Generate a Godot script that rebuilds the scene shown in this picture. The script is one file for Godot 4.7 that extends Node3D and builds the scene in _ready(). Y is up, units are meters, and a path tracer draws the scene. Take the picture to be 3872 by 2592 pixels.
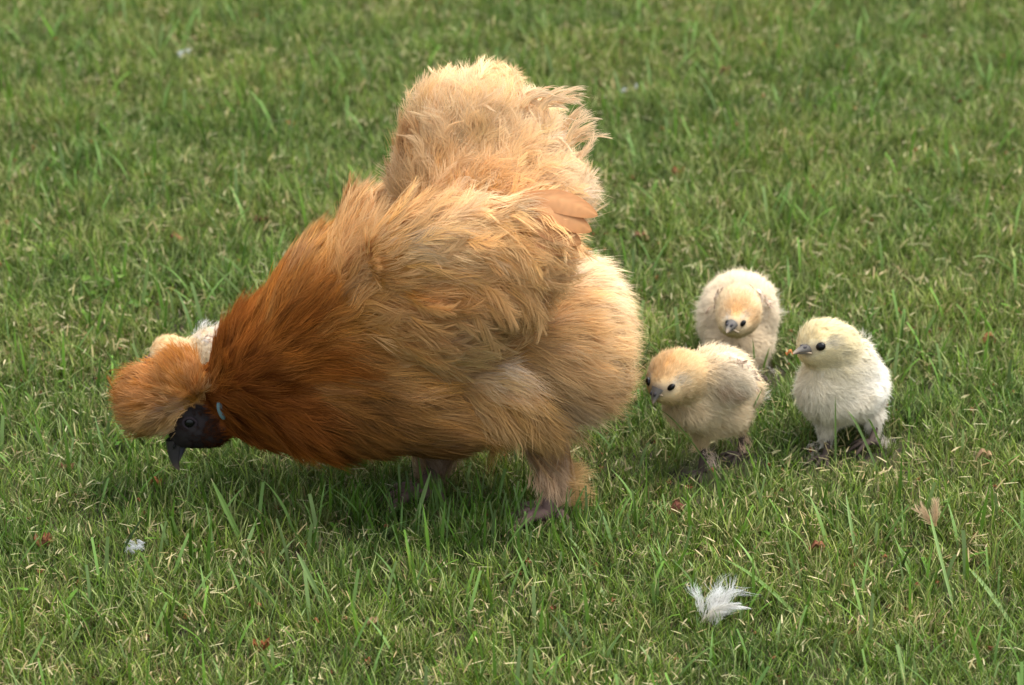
extends Node3D
# A buff hen pecking in a lawn with four chicks. Units are metres, y is up.

var rng := RandomNumberGenerator.new()
var patch := FastNoiseLite.new()
var mats := {}
const UP := Vector3(0, 1, 0)
const SLOPE := 0.445     # the groom map is the scene seen at this slant


func lin(r: float, g: float, b: float) -> Color:
	return Color(r, g, b)


# ---------------------------------------------------------------- implicit bodies
class Prim:
	var ball := true
	var a: Vector3
	var b: Vector3
	var r: Vector3
	var ra := 0.0
	var rb := 0.0
	var turn := Basis()
	var reg := 0
	var cut := false
	func d(p: Vector3) -> float:
		if ball:
			var q := turn * (p - a)
			var k0 := (q / r).length()
			var k1 := (q / (r * r)).length()
			return k0 * (k0 - 1.0) / maxf(k1, 0.001)
		var ba := b - a
		var h := clampf((p - a).dot(ba) / ba.length_squared(), 0.0, 1.0)
		return (p - a - ba * h).length() - lerpf(ra, rb, h)
	func box() -> AABB:
		if ball:
			var m := maxf(r.x, maxf(r.y, r.z))
			return AABB(a - Vector3.ONE * m, Vector3.ONE * m * 2.0)
		var m2 := maxf(ra, rb)
		return AABB(a, Vector3.ZERO).expand(b).grow(m2)


func ball(reg: int, c: Vector3, r: Vector3, deg := 0.0) -> Prim:
	var p := Prim.new()
	p.a = c
	p.r = r
	p.reg = reg
	p.turn = Basis(Vector3(0, 0, 1), deg_to_rad(deg)).inverse()
	return p


func limb(reg: int, a: Vector3, b: Vector3, ra: float, rb: float) -> Prim:
	var p := Prim.new()
	p.ball = false
	p.a = a
	p.b = b
	p.ra = ra
	p.rb = rb
	p.reg = reg
	return p


func surface_net(prims: Array, cell: float, k: float) -> Dictionary:
	var bounds: AABB = prims[0].box()
	for p in prims:
		bounds = bounds.merge(p.box())
	bounds = bounds.grow(cell * 3.0)
	var o := bounds.position
	var nx := int(bounds.size.x / cell) + 2
	var ny := int(bounds.size.y / cell) + 2
	var nz := int(bounds.size.z / cell) + 2
	var sy := nx
	var sz := nx * ny
	var f := PackedFloat32Array()
	f.resize(nx * ny * nz)
	f.fill(0.06)
	for p in prims:
		var bb: AABB = p.box().grow(k + cell * 2.0)
		var lo := ((bb.position - o) / cell).floor()
		var hi := ((bb.end - o) / cell).ceil()
		for z in range(maxi(0, int(lo.z)), mini(nz - 1, int(hi.z)) + 1):
			for y in range(maxi(0, int(lo.y)), mini(ny - 1, int(hi.y)) + 1):
				var at := z * sz + y * sy
				for x in range(maxi(0, int(lo.x)), mini(nx - 1, int(hi.x)) + 1):
					var d: float = p.d(o + Vector3(x, y, z) * cell)
					var e := f[at + x]
					var h := maxf(k - absf(d - e), 0.0) / k
					f[at + x] = minf(d, e) - h * h * k * 0.25
	var verts := PackedVector3Array()
	var norms := PackedVector3Array()
	var index := PackedInt32Array()
	var cellv := {}
	var offs := [0, 1, sy, sy + 1, sz, sz + 1, sz + sy, sz + sy + 1]
	var edges := [[0, 1], [2, 3], [4, 5], [6, 7], [0, 2], [1, 3], [4, 6], [5, 7], [0, 4], [1, 5], [2, 6], [3, 7]]
	for z in nz - 1:
		for y in ny - 1:
			for x in nx - 1:
				var at := z * sz + y * sy + x
				var s0 := f[at] < 0.0
				if s0 == (f[at + 1] < 0.0) and s0 == (f[at + sy] < 0.0) and s0 == (f[at + sy + 1] < 0.0) and s0 == (f[at + sz] < 0.0) and s0 == (f[at + sz + 1] < 0.0) and s0 == (f[at + sz + sy] < 0.0) and s0 == (f[at + sz + sy + 1] < 0.0):
					continue
				var sum := Vector3.ZERO
				var n := 0
				for e in edges:
					var fa := f[at + offs[e[0]]]
					var fb := f[at + offs[e[1]]]
					if (fa < 0.0) != (fb < 0.0):
						var t := fa / (fa - fb)
						var ca := Vector3(e[0] & 1, (e[0] >> 1) & 1, e[0] >> 2)
						var cb := Vector3(e[1] & 1, (e[1] >> 1) & 1, e[1] >> 2)
						sum += ca.lerp(cb, t)
						n += 1
				sum /= float(n)
				var g := Vector3(f[at + 1] + f[at + sy + 1] + f[at + sz + 1] + f[at + sz + sy + 1] - f[at] - f[at + sy] - f[at + sz] - f[at + sz + sy],
					f[at + sy] + f[at + sy + 1] + f[at + sz + sy] + f[at + sz + sy + 1] - f[at] - f[at + 1] - f[at + sz] - f[at + sz + 1],
					f[at + sz] + f[at + sz + 1] + f[at + sz + sy] + f[at + sz + sy + 1] - f[at] - f[at + 1] - f[at + sy] - f[at + sy + 1])
				cellv[at] = verts.size()
				verts.append(o + (Vector3(x, y, z) + sum) * cell)
				norms.append(g.normalized())
	var steps := [[1, sy, sz], [sy, sz, 1], [sz, 1, sy]]
	for at in cellv:
		for s in steps:
			if (f[at] < 0.0) == (f[at + s[0]] < 0.0):
				continue
			var i0: int = cellv.get(at, -1)
			var i1: int = cellv.get(at - s[1], -1)
			var i2: int = cellv.get(at - s[1] - s[2], -1)
			var i3: int = cellv.get(at - s[2], -1)
			if i1 < 0 or i2 < 0 or i3 < 0:
				continue
			if f[at] < 0.0:
				index.append_array([i0, i2, i1, i0, i3, i2])
			else:
				index.append_array([i0, i1, i2, i0, i2, i3])
	var regs := PackedInt32Array()
	regs.resize(verts.size())
	for i in verts.size():
		var best := 9.0
		for p in prims:
			var d: float = p.d(verts[i])
			if d < best:
				best = d
				regs[i] = p.reg
	return {"v": verts, "n": norms, "i": index, "reg": regs}


# ---------------------------------------------------------------- strand buffers
class Buf:
	var v := PackedVector3Array()
	var n := PackedVector3Array()
	var c := PackedColorArray()
	var i := PackedInt32Array()

	func strand(pts: PackedVector3Array, w: float, nn: Vector3, tw: float, c0: Color, c1: Color) -> void:
		var last := pts.size() - 1
		var first := v.size()
		for k in last + 1:
			var t := (pts[mini(k + 1, last)] - pts[maxi(k - 1, 0)]).normalized()
			var m := nn - t * nn.dot(t)
			if m.length_squared() < 1e-6:
				m = Vector3(0, 1, 0) if absf(t.y) < 0.9 else Vector3(1, 0, 0)
			m = m.normalized().rotated(t, tw)
			var s := float(k) / last
			var half := w * 0.5 * (1.15 - s * s * 0.8)
			var side := m.cross(t) * half
			var shade := (nn * 0.65 + m * 0.35).normalized()
			var col := c0.lerp(c1, s)
			if k == last:
				v.append(pts[k])
				n.append(shade)
				c.append(col)
				i.append_array([v.size() - 3, v.size() - 2, v.size() - 1])
				return
			v.append(pts[k] - side)
			v.append(pts[k] + side)
			n.append(shade)
			n.append(shade)
			c.append(col)
			c.append(col)
			if k:
				var q := first + k * 2
				i.append_array([q - 2, q - 1, q, q - 1, q + 1, q])

	func add(vs: PackedVector3Array, ns: PackedVector3Array, cs: PackedColorArray, ix: PackedInt32Array) -> void:
		var first := v.size()
		v.append_array(vs)
		n.append_array(ns)
		c.append_array(cs)
		for x in ix:
			i.append(x + first)

	func mesh(shift := Vector3.ZERO, flat := false) -> ArrayMesh:
		var a := []
		a.resize(Mesh.ARRAY_MAX)
		if shift != Vector3.ZERO:
			for k in v.size():
				v[k] -= shift
		a[Mesh.ARRAY_VERTEX] = v
		if not flat:
			a[Mesh.ARRAY_NORMAL] = n
		a[Mesh.ARRAY_COLOR] = c
		a[Mesh.ARRAY_INDEX] = i
		var m := ArrayMesh.new()
		m.add_surface_from_arrays(Mesh.PRIMITIVE_TRIANGLES, a)
		return m


func put(called: String, b: Buf, m: Material, parent: Node3D, flat := false) -> MeshInstance3D:
	var o := MeshInstance3D.new()
	o.name = called
	o.mesh = b.mesh(parent.position if parent != self else Vector3.ZERO, flat)
	o.mesh.surface_set_material(0, m)
	parent.add_child(o, true)
	return o


func thing(called: String, label: String, category: String, at: Vector3, group := "") -> Node3D:
	var o := Node3D.new()
	o.name = numbered(called)
	o.position = at
	add_child(o)
	o.set_meta("label", label)
	o.set_meta("category", category)
	if group:
		o.set_meta("group", group)
	return o


func numbered(called: String) -> String:
	if not has_node(called):
		return called
	var k := 1
	while has_node("%s_%03d" % [called, k]):
		k += 1
	return "%s_%03d" % [called, k]


# a lock of barbs along one curved guide
func lock(b: Buf, p: Vector3, n: Vector3, t: Vector3, o: Dictionary) -> void:
	var len: float = o.len
	var steps: int = o.get("steps", 4)
	var side := t.cross(n).normalized()
	var lift: float = o.lift
	var curl: float = o.get("curl", 0.0)
	var bend: float = o.get("bend", 0.0)
	var fall: float = o.get("fall", 0.0)
	var wave: float = o.get("wave", 0.0)
	var ph := rng.randf() * TAU
	var guide := PackedVector3Array()
	var at := p
	guide.append(at)
	for k in steps:
		var s := (k + 0.5) / steps
		var a := lift * (1.0 - s) + curl * s * s
		var tt := t.rotated(n, bend * s + wave * sin(s * 7.0 + ph))
		var dir := (tt * cos(a) + n * sin(a) + Vector3(0, -fall * s, 0)).normalized()
		at += dir * len / steps
		guide.append(at)
	var rad: float = o.rad
	var clump: float = o.clump
	var w: float = o.w
	var fan: float = o.get("fan", 0.0)
	var plume: float = o.get("plume", 0.0)
	var c0: Color = o.c0
	var c1: Color = o.c1
	var jit: float = o.get("jit", 0.12)
	for k in int(o.num):
		var j := 1.0 + rng.randfn(0.0, jit)
		var a0 := c0 * j
		var a1 := c1 * j
		var pts := PackedVector3Array()
		var tw := rng.randf_range(-0.9, 0.9)
		if plume > 0.0 and k > 1:
			var sgn := -1.0 if k & 1 else 1.0
			var s0 := rng.randf_range(0.02, 0.8)
			var s1 := minf(1.0, s0 + rng.randf_range(0.25, 0.5))
			var wide := plume * (1.05 - 0.55 * s0) * rng.randf_range(0.6, 1.1)
			var up := rng.randfn(0.0, 0.12)
			for q in steps + 1:
				var s := float(q) / steps
				var g := lerpf(s0, s1, s) * steps
				var gi := mini(int(g), steps - 1)
				pts.append(guide[gi].lerp(guide[gi + 1], g - gi) + (side * sgn * pow(s, 1.25) + n * (up * s + 0.1 * s * s)) * wide)
			b.strand(pts, w * 0.8, n, tw, a0.lerp(a1, s0), a1)
			continue
		var off := side * rng.randfn(0.0, rad) + t * rng.randfn(0.0, rad)
		var div := (side * rng.randfn(0.0, 1.0) + n * rng.randfn(0.0, 0.6)) * fan * len
		var l := rng.randf_range(0.72, 1.06)
		for q in steps + 1:
			var s := float(q) / steps
			pts.append(p + (guide[q] - p) * l + off * (1.0 - clump * s) + div * s * s)
		b.strand(pts, w, n, tw, a0, a1)


func tube(b: Buf, pts: Array, radii: Array, col: Color, sides := 8, flatten := 1.0, col2 := Color(-1, 0, 0)) -> void:
	var first := b.v.size()
	var last := pts.size() - 1
	var t0: Vector3 = (pts[1] - pts[0]).normalized()
	var x := t0.cross(Vector3(0.13, 0.2, 1.0)).normalized()
	for k in last + 1:
		var t: Vector3 = (pts[mini(k + 1, last)] - pts[maxi(k - 1, 0)]).normalized()
		x = (x - t * x.dot(t)).normalized()
		var y := t.cross(x)
		var cc := col if col2.r < 0.0 else col.lerp(col2, float(k) / last)
		for s in sides:
			var a := TAU * s / sides
			var d := x * cos(a) + y * sin(a) * flatten
			b.v.append(pts[k] + d * radii[k])
			b.n.append((x * cos(a) + y * sin(a) / flatten).normalized())
			b.c.append(cc)
		if k:
			for s in sides:
				var q := first + (k - 1) * sides
				var s2 := (s + 1) % sides
				b.i.append_array([q + s, q + sides + s, q + s2, q + s2, q + sides + s, q + sides + s2])
	for e in [0, last]:
		var q2 := first + int(e) * sides
		var mid := b.v.size()
		b.v.append(pts[e])
		b.n.append(-t0 if e == 0 else (pts[last] - pts[last - 1]).normalized())
		b.c.append(b.c[q2])
		for s in sides:
			var s2 := (s + 1) % sides
			if e == 0:
				b.i.append_array([mid, q2 + s, q2 + s2])
			else:
				b.i.append_array([mid, q2 + s2, q2 + s])


func blob(b: Buf, c: Vector3, axes: Basis, col: Color, rings := 10, sides := 14) -> void:
	var first := b.v.size()
	var inv := axes.inverse().transposed()
	for r in rings + 1:
		var th := PI * r / rings
		for s in sides:
			var ph := TAU * s / sides
			var u := Vector3(sin(th) * cos(ph), cos(th), sin(th) * sin(ph))
			b.v.append(c + axes * u)
			b.n.append((inv * u).normalized())
			b.c.append(col)
	for r in rings:
		for s in sides:
			var s2 := (s + 1) % sides
			var q := first + r * sides
			if axes.determinant() > 0.0:
				b.i.append_array([q + s, q + sides + s, q + s2, q + s2, q + sides + s, q + sides + s2])
			else:
				b.i.append_array([q + s, q + s2, q + sides + s, q + s2, q + sides + s2, q + sides + s])


# half of a beak: an arched shell that tapers along dir, hooked towards down
func mandible(b: Buf, base: Vector3, dir: Vector3, up: Vector3, len: float, wide: float, high: float, hook: float, col: Color, tip: Color) -> void:
	var side := dir.cross(up).normalized()
	var first := b.v.size()
	var rows := 9
	var sides := 12
	for k in rows + 1:
		var s := float(k) / rows
		var taper := pow(1.0 - s, 0.62) * (1.0 - 0.12 * s) + 0.03
		var c := base + dir * len * s * (1.0 - 0.12 * hook * s * s) - up * hook * len * 0.45 * s * s * s
		for q in sides:
			var a := TAU * q / sides
			var yy := sin(a)
			var ht := high if yy > 0.0 else high * 0.22
			b.v.append(c + (side * cos(a) * wide + up * yy * ht) * taper)
			b.n.append((side * cos(a) / wide + up * yy / ht).normalized())
			b.c.append(col.lerp(tip, smoothstep(0.55, 1.0, s)))
	for k in rows:
		for q in sides:
			var q2 := (q + 1) % sides
			var z := first + k * sides
			b.i.append_array([z + q, z + q2, z + sides + q, z + q2, z + sides + q2, z + sides + q])


func roots(net: Dictionary, count: int, toward: Vector3, back: float) -> Array:
	var v: PackedVector3Array = net.v
	var nn: PackedVector3Array = net.n
	var ix: PackedInt32Array = net.i
	var reg: PackedInt32Array = net.reg
	var sum := PackedFloat32Array()
	var total := 0.0
	for k in range(0, ix.size(), 3):
		var a := v[ix[k]]
		var area := (v[ix[k + 1]] - a).cross(v[ix[k + 2]] - a).length()
		total += area * (1.0 if nn[ix[k]].dot(toward) > -0.3 else back)
		sum.append(total)
	var out := []
	for q in count:
		var k := mini(sum.bsearch(rng.randf() * total), sum.size() - 1) * 3
		var a := rng.randf()
		var b := rng.randf()
		if a + b > 1.0:
			a = 1.0 - a
			b = 1.0 - b
		var i0 := ix[k]
		var i1 := ix[k + 1]
		var i2 := ix[k + 2]
		out.append([v[i0] + (v[i1] - v[i0]) * a + (v[i2] - v[i0]) * b, (nn[i0] + (nn[i1] - nn[i0]) * a + (nn[i2] - nn[i0]) * b).normalized(), reg[i0]])
	return out


func map2(p: Vector3) -> Vector2:
	return Vector2(p.x, p.y - SLOPE * p.z)


const LOOK := Vector3(0, 0.407, 0.913)
const LENS_UP := Vector3(0, 0.9135, -0.4067)


# ---------------------------------------------------------------- the hen
func hen() -> void:
	var root := thing("hen", "large fluffy buff hen bent down to peck in the grass", "hen", Vector3(-0.0138, 0.0000, 0.0067))
	var Z := -0.02
	var P := []
	# face and neck
	P.append(ball(0, Vector3(-0.2445, 0.0660, -0.0280), Vector3(0.0140, 0.0130, 0.0147)))
	P.append(ball(0, Vector3(-0.2358, 0.0584, -0.0290), Vector3(0.0097, 0.0084, 0.0127)))
	P.append(limb(0, Vector3(-0.2431, 0.0635, -0.0300), Vector3(-0.2570, 0.0531, -0.0300), 0.0145, 0.0089))
	P.append(limb(0, Vector3(-0.2432, 0.0609, -0.0300), Vector3(-0.2298, 0.0572, -0.0300), 0.0126, 0.0099))
	P.append(ball(1, Vector3(-0.2787, 0.0844, -0.0300), Vector3(0.0201, 0.0244, 0.0207)))
	P.append(ball(1, Vector3(-0.2552, 0.1007, -0.0300), Vector3(0.0187, 0.0167, 0.0187)))
	P.append(limb(2, Vector3(-0.2140, 0.0955, -0.0300), Vector3(-0.1896, 0.1133, -0.0250), 0.0211, 0.0370))
	P.append(limb(2, Vector3(-0.1913, 0.1126, -0.0250), Vector3(-0.1333, 0.1521, -0.0200), 0.0370, 0.0595))
	P.append(ball(2, Vector3(-0.1928, 0.0740, -0.0300), Vector3(0.0293, 0.0220, 0.0266)))
	P.append(ball(3, Vector3(-0.1446, 0.0935, -0.0200), Vector3(0.0583, 0.0400, 0.0549), -8.0))
	P.append(ball(3, Vector3(-0.1040, 0.1119, -0.0200), Vector3(0.0666, 0.0549, 0.0666)))
	P.append(ball(3, Vector3(-0.0624, 0.0935, -0.0200), Vector3(0.0566, 0.0373, 0.0633)))
	P.append(ball(4, Vector3(-0.0993, 0.1982, -0.0200), Vector3(0.0420, 0.0426, 0.0549), 20.0))
	P.append(ball(4, Vector3(-0.0565, 0.1882, -0.0200), Vector3(0.0766, 0.0633, 0.0716)))
	P.append(ball(5, Vector3(-0.0421, 0.2276, 0.0400), Vector3(0.0621, 0.0392, 0.0229), -12.0))
	P.append(ball(5, Vector3(-0.0003, 0.2448, 0.0480), Vector3(0.0359, 0.0261, 0.0163), 15.0))
	P.append(ball(5, Vector3(-0.0164, 0.2126, 0.0500), Vector3(0.0342, 0.0244, 0.0150), 25.0))
	P.append(ball(5, Vector3(-0.0444, 0.1754, -0.0850), Vector3(0.0647, 0.0409, 0.0238), -12.0))
	P.append(ball(6, Vector3(-0.0355, 0.3084, -0.0300), Vector3(0.0354, 0.0301, 0.0334)))
	P.append(ball(6, Vector3(-0.0205, 0.3215, -0.0300), Vector3(0.0207, 0.0221, 0.0247)))
	P.append(ball(6, Vector3(-0.0395, 0.2816, -0.0300), Vector3(0.0388, 0.0354, 0.0401)))
	P.append(ball(6, Vector3(0.0003, 0.2868, -0.0300), Vector3(0.0307, 0.0294, 0.0368)))
	P.append(ball(6, Vector3(0.0111, 0.2607, -0.0250), Vector3(0.0260, 0.0280, 0.0350)))
	P.append(ball(6, Vector3(-0.0199, 0.2592, -0.0200), Vector3(0.0633, 0.0366, 0.0500)))
	P.append(ball(7, Vector3(0.0283, 0.1477, -0.0200), Vector3(0.0486, 0.0519, 0.0559)))
	P.append(ball(7, Vector3(0.0379, 0.1274, -0.0100), Vector3(0.0372, 0.0405, 0.0465)))
	P.append(ball(8, Vector3(-0.0036, 0.1152, 0.0150), Vector3(0.0345, 0.0312, 0.0247), -20.0))
	P.append(limb(8, Vector3(0.0179, 0.0974, 0.0120), Vector3(0.0304, 0.0535, 0.0050), 0.0225, 0.0099))
	P.append(limb(8, Vector3(-0.0583, 0.0571, -0.0500), Vector3(-0.0638, 0.0173, -0.0500), 0.0198, 0.0079))
	var net := surface_net(P, 0.0048, 0.013)

	var rust := lin(0.35, 0.110, 0.021)
	var deep := lin(0.17, 0.047, 0.010)
	var orange := lin(0.49, 0.195, 0.044)
	var buff := lin(0.70, 0.41, 0.155)
	var gold := lin(0.62, 0.305, 0.075)
	var pale := lin(0.78, 0.535, 0.275)
	var cream := lin(0.80, 0.63, 0.425)
	var brown := lin(0.25, 0.118, 0.036)
	var tan := lin(0.53, 0.30, 0.11)
	# guides of the groom: place on the map, direction (right, down), length in mm, lift in degrees, colour
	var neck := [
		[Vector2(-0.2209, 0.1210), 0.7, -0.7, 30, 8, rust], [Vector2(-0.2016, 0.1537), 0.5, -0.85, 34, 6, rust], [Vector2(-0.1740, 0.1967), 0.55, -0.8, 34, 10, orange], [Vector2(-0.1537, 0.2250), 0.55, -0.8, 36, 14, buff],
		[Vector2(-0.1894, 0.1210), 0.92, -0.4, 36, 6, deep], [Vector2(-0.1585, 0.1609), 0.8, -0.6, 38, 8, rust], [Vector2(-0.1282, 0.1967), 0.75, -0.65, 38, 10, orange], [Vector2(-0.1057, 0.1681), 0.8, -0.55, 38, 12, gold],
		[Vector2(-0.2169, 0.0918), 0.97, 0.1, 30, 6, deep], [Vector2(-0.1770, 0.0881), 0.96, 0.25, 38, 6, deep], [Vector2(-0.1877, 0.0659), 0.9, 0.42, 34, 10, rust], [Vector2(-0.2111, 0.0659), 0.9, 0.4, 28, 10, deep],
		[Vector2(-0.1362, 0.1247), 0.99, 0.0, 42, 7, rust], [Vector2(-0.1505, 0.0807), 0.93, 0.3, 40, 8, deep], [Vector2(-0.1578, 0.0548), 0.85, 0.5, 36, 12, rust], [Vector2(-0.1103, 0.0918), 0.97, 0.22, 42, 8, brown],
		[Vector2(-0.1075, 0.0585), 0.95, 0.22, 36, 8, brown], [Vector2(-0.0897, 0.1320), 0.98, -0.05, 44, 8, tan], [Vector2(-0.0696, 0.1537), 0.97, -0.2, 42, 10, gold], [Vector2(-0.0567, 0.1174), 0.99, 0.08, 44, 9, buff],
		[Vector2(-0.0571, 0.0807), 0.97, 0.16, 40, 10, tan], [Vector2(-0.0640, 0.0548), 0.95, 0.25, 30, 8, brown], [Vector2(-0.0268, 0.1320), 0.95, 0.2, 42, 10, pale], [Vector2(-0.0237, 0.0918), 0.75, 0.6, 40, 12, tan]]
	var back := [
		[Vector2(-0.1569, 0.2250), 0.5, -0.8, 34, 13, buff], [Vector2(-0.1334, 0.2566), 0.5, -0.8, 34, 15, buff], [Vector2(-0.1039, 0.2740), 0.6, -0.75, 32, 16, pale], [Vector2(-0.1211, 0.2250), 0.7, -0.68, 36, 18, gold],
		[Vector2(-0.0880, 0.2531), 0.85, -0.45, 36, 13, buff], [Vector2(-0.0887, 0.2038), 0.9, -0.4, 36, 16, gold], [Vector2(-0.0555, 0.2636), 0.95, -0.25, 36, 14, buff], [Vector2(-0.0525, 0.2250), 0.97, -0.2, 36, 20, pale], [Vector2(-0.0628, 0.1752), 0.95, -0.2, 36, 16, gold], [Vector2(-0.0069, 0.1967), 0.95, 0.2, 34, 12, gold]]
	var wing := [
		[Vector2(-0.0952, 0.2109), 0.95, -0.35, 36, 10, gold], [Vector2(-0.0719, 0.2391), 0.9, -0.45, 34, 14, buff], [Vector2(-0.0393, 0.2566), 0.97, -0.1, 32, 22, pale], [Vector2(-0.0068, 0.2566), 0.97, 0.15, 34, 14, pale],
		[Vector2(-0.0559, 0.2109), 0.98, -0.1, 30, 24, buff], [Vector2(-0.0628, 0.1788), 0.97, 0.1, 28, 24, gold], [Vector2(-0.0298, 0.2109), 0.93, 0.3, 28, 22, buff], [Vector2(-0.0233, 0.1788), 0.85, 0.45, 26, 24, gold],
		[Vector2(-0.0003, 0.2250), 0.85, 0.5, 30, 16, buff], [Vector2(0.0062, 0.1931), 0.6, 0.8, 28, 20, buff], [Vector2(0.0225, 0.2250), 0.55, 0.8, 26, 12, buff], [Vector2(-0.0135, 0.1609), 0.8, 0.55, 24, 20, tan]]
	var tail := [
		[Vector2(-0.0748, 0.2705), -0.25, -0.95, 25, 25, tan], [Vector2(-0.0840, 0.3085), -0.15, -0.98, 25, 24, gold], [Vector2(-0.0756, 0.3393), 0.0, -1.0, 24, 20, pale], [Vector2(-0.0546, 0.3596), 0.35, -0.9, 22, 14, pale],
		[Vector2(-0.0291, 0.3613), 0.6, -0.7, 20, 16, pale], [Vector2(-0.0099, 0.3495), 0.6, -0.6, 20, 14, pale], [Vector2(-0.0388, 0.3291), 0.15, -0.98, 25, 22, pale], [Vector2(-0.0390, 0.2948), 0.1, -0.99, 27, 24, buff],
		[Vector2(-0.0068, 0.3154), 0.35, -0.9, 24, 24, pale], [Vector2(0.0157, 0.3325), 0.5, -0.85, 25, 26, cream], [Vector2(0.0383, 0.3188), 0.75, -0.65, 25, 24, cream], [Vector2(0.0094, 0.2948), 0.75, -0.6, 28, 22, buff],
		[Vector2(0.0514, 0.2879), 0.97, -0.2, 27, 22, cream], [Vector2(0.0548, 0.2601), 1.0, 0.05, 25, 20, cream], [Vector2(0.0224, 0.2636), 0.98, -0.15, 30, 20, buff], [Vector2(-0.0165, 0.2705), 0.75, -0.6, 30, 24, gold],
		[Vector2(-0.0555, 0.2636), 0.4, -0.9, 28, 24, buff], [Vector2(-0.0068, 0.2461), 0.95, -0.2, 30, 20, gold], [Vector2(-0.0783, 0.2531), 0.2, -0.95, 27, 25, gold]]
	var rump := [
		[Vector2(0.0063, 0.1681), 0.97, -0.25, 32, 16, gold], [Vector2(0.0259, 0.2002), 0.85, -0.5, 32, 20, pale], [Vector2(0.0520, 0.2144), 0.85, -0.5, 32, 26, cream], [Vector2(0.0751, 0.1895), 0.97, -0.2, 32, 28, cream],
		[Vector2(0.0424, 0.1752), 0.99, -0.12, 34, 18, buff], [Vector2(0.0854, 0.1609), 1.0, 0.02, 32, 28, pale], [Vector2(0.0492, 0.1464), 1.0, 0.05, 36, 16, buff], [Vector2(0.0825, 0.1283), 0.97, 0.25, 34, 24, pale],
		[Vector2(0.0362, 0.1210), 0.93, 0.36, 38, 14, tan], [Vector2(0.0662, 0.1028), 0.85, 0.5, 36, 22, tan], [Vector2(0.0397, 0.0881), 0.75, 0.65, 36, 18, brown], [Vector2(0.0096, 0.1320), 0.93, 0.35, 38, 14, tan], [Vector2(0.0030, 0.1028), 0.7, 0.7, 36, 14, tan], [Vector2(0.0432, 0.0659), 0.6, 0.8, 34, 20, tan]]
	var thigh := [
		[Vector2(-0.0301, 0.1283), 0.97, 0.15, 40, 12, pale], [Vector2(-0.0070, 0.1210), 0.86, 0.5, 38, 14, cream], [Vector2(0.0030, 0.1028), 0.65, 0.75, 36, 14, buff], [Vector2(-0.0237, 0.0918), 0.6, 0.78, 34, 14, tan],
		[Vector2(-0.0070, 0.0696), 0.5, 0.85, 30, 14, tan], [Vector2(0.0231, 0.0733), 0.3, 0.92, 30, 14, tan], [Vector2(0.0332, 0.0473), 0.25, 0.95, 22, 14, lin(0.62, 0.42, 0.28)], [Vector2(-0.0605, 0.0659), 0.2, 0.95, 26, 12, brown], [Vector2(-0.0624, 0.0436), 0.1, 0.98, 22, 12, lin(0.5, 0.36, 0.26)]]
	var crest := [
		[Vector2(-0.2897, 0.1028), -1.0, -0.05, 20, 45, orange], [Vector2(-0.2786, 0.1283), -0.75, -0.65, 20, 45, orange], [Vector2(-0.2550, 0.1392), -0.35, -0.9, 22, 40, orange], [Vector2(-0.2320, 0.1356), 0.3, -0.9, 24, 30, orange],
		[Vector2(-0.2842, 0.0770), -0.85, 0.5, 20, 45, tan], [Vector2(-0.2641, 0.0770), -0.6, 0.75, 18, 35, buff], [Vector2(-0.2614, 0.1028), -0.85, -0.3, 22, 40, gold], [Vector2(-0.2426, 0.1174), -0.2, -0.95, 22, 40, orange], [Vector2(-0.2294, 0.1137), 0.75, -0.35, 26, 25, gold]]
	var every := neck + back + wing + thigh
	var sets := [[], crest, neck, neck, back, wing, tail, rump, thigh]
	var names := ["", "crest", "neck_hackle", "breast_plumage", "back_plumage", "wing", "tail_plumage", "rump_fluff", "thigh_fluff"]
	var bufs := []
	for k in 9:
		bufs.append(Buf.new())
	# streaks of other tones: place, radius mm, colour, share
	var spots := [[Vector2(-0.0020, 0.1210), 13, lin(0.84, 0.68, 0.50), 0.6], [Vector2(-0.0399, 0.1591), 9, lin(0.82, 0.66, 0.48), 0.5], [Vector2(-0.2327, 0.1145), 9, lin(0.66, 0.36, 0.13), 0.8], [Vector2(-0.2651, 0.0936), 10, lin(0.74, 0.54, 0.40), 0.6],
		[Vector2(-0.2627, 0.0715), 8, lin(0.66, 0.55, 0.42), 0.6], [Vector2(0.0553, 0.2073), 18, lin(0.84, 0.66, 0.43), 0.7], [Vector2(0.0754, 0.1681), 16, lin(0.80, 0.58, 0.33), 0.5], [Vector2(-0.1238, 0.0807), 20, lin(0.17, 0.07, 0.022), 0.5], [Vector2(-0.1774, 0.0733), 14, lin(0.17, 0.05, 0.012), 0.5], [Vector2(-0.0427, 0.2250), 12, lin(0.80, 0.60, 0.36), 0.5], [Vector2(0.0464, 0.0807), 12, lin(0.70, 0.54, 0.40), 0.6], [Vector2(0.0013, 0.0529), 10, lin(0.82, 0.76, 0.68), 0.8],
		[Vector2(-0.0355, 0.3427), 16, lin(0.82, 0.60, 0.35), 0.5], [Vector2(-0.1671, 0.2109), 10, lin(0.56, 0.36, 0.20), 0.5]]
	# skin under the plumage, one continuous body
	var cols := PackedColorArray()
	for k in net.v.size():
		var q := map2(net.v[k])
		var g: Array = sets[net.reg[k]]
		cols.append(groom(q, g)[3] * 0.8 if g else lin(0.024, 0.020, 0.020) * (1.0 + 0.35 * patch.get_noise_2d(net.v[k].x * 300.0, net.v[k].y * 300.0)))
	var skin := Buf.new()
	skin.add(net.v, net.n, cols, net.i)
	# shanks and toes run on from the thighs
	var shin := lin(0.13, 0.085, 0.072)
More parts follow.
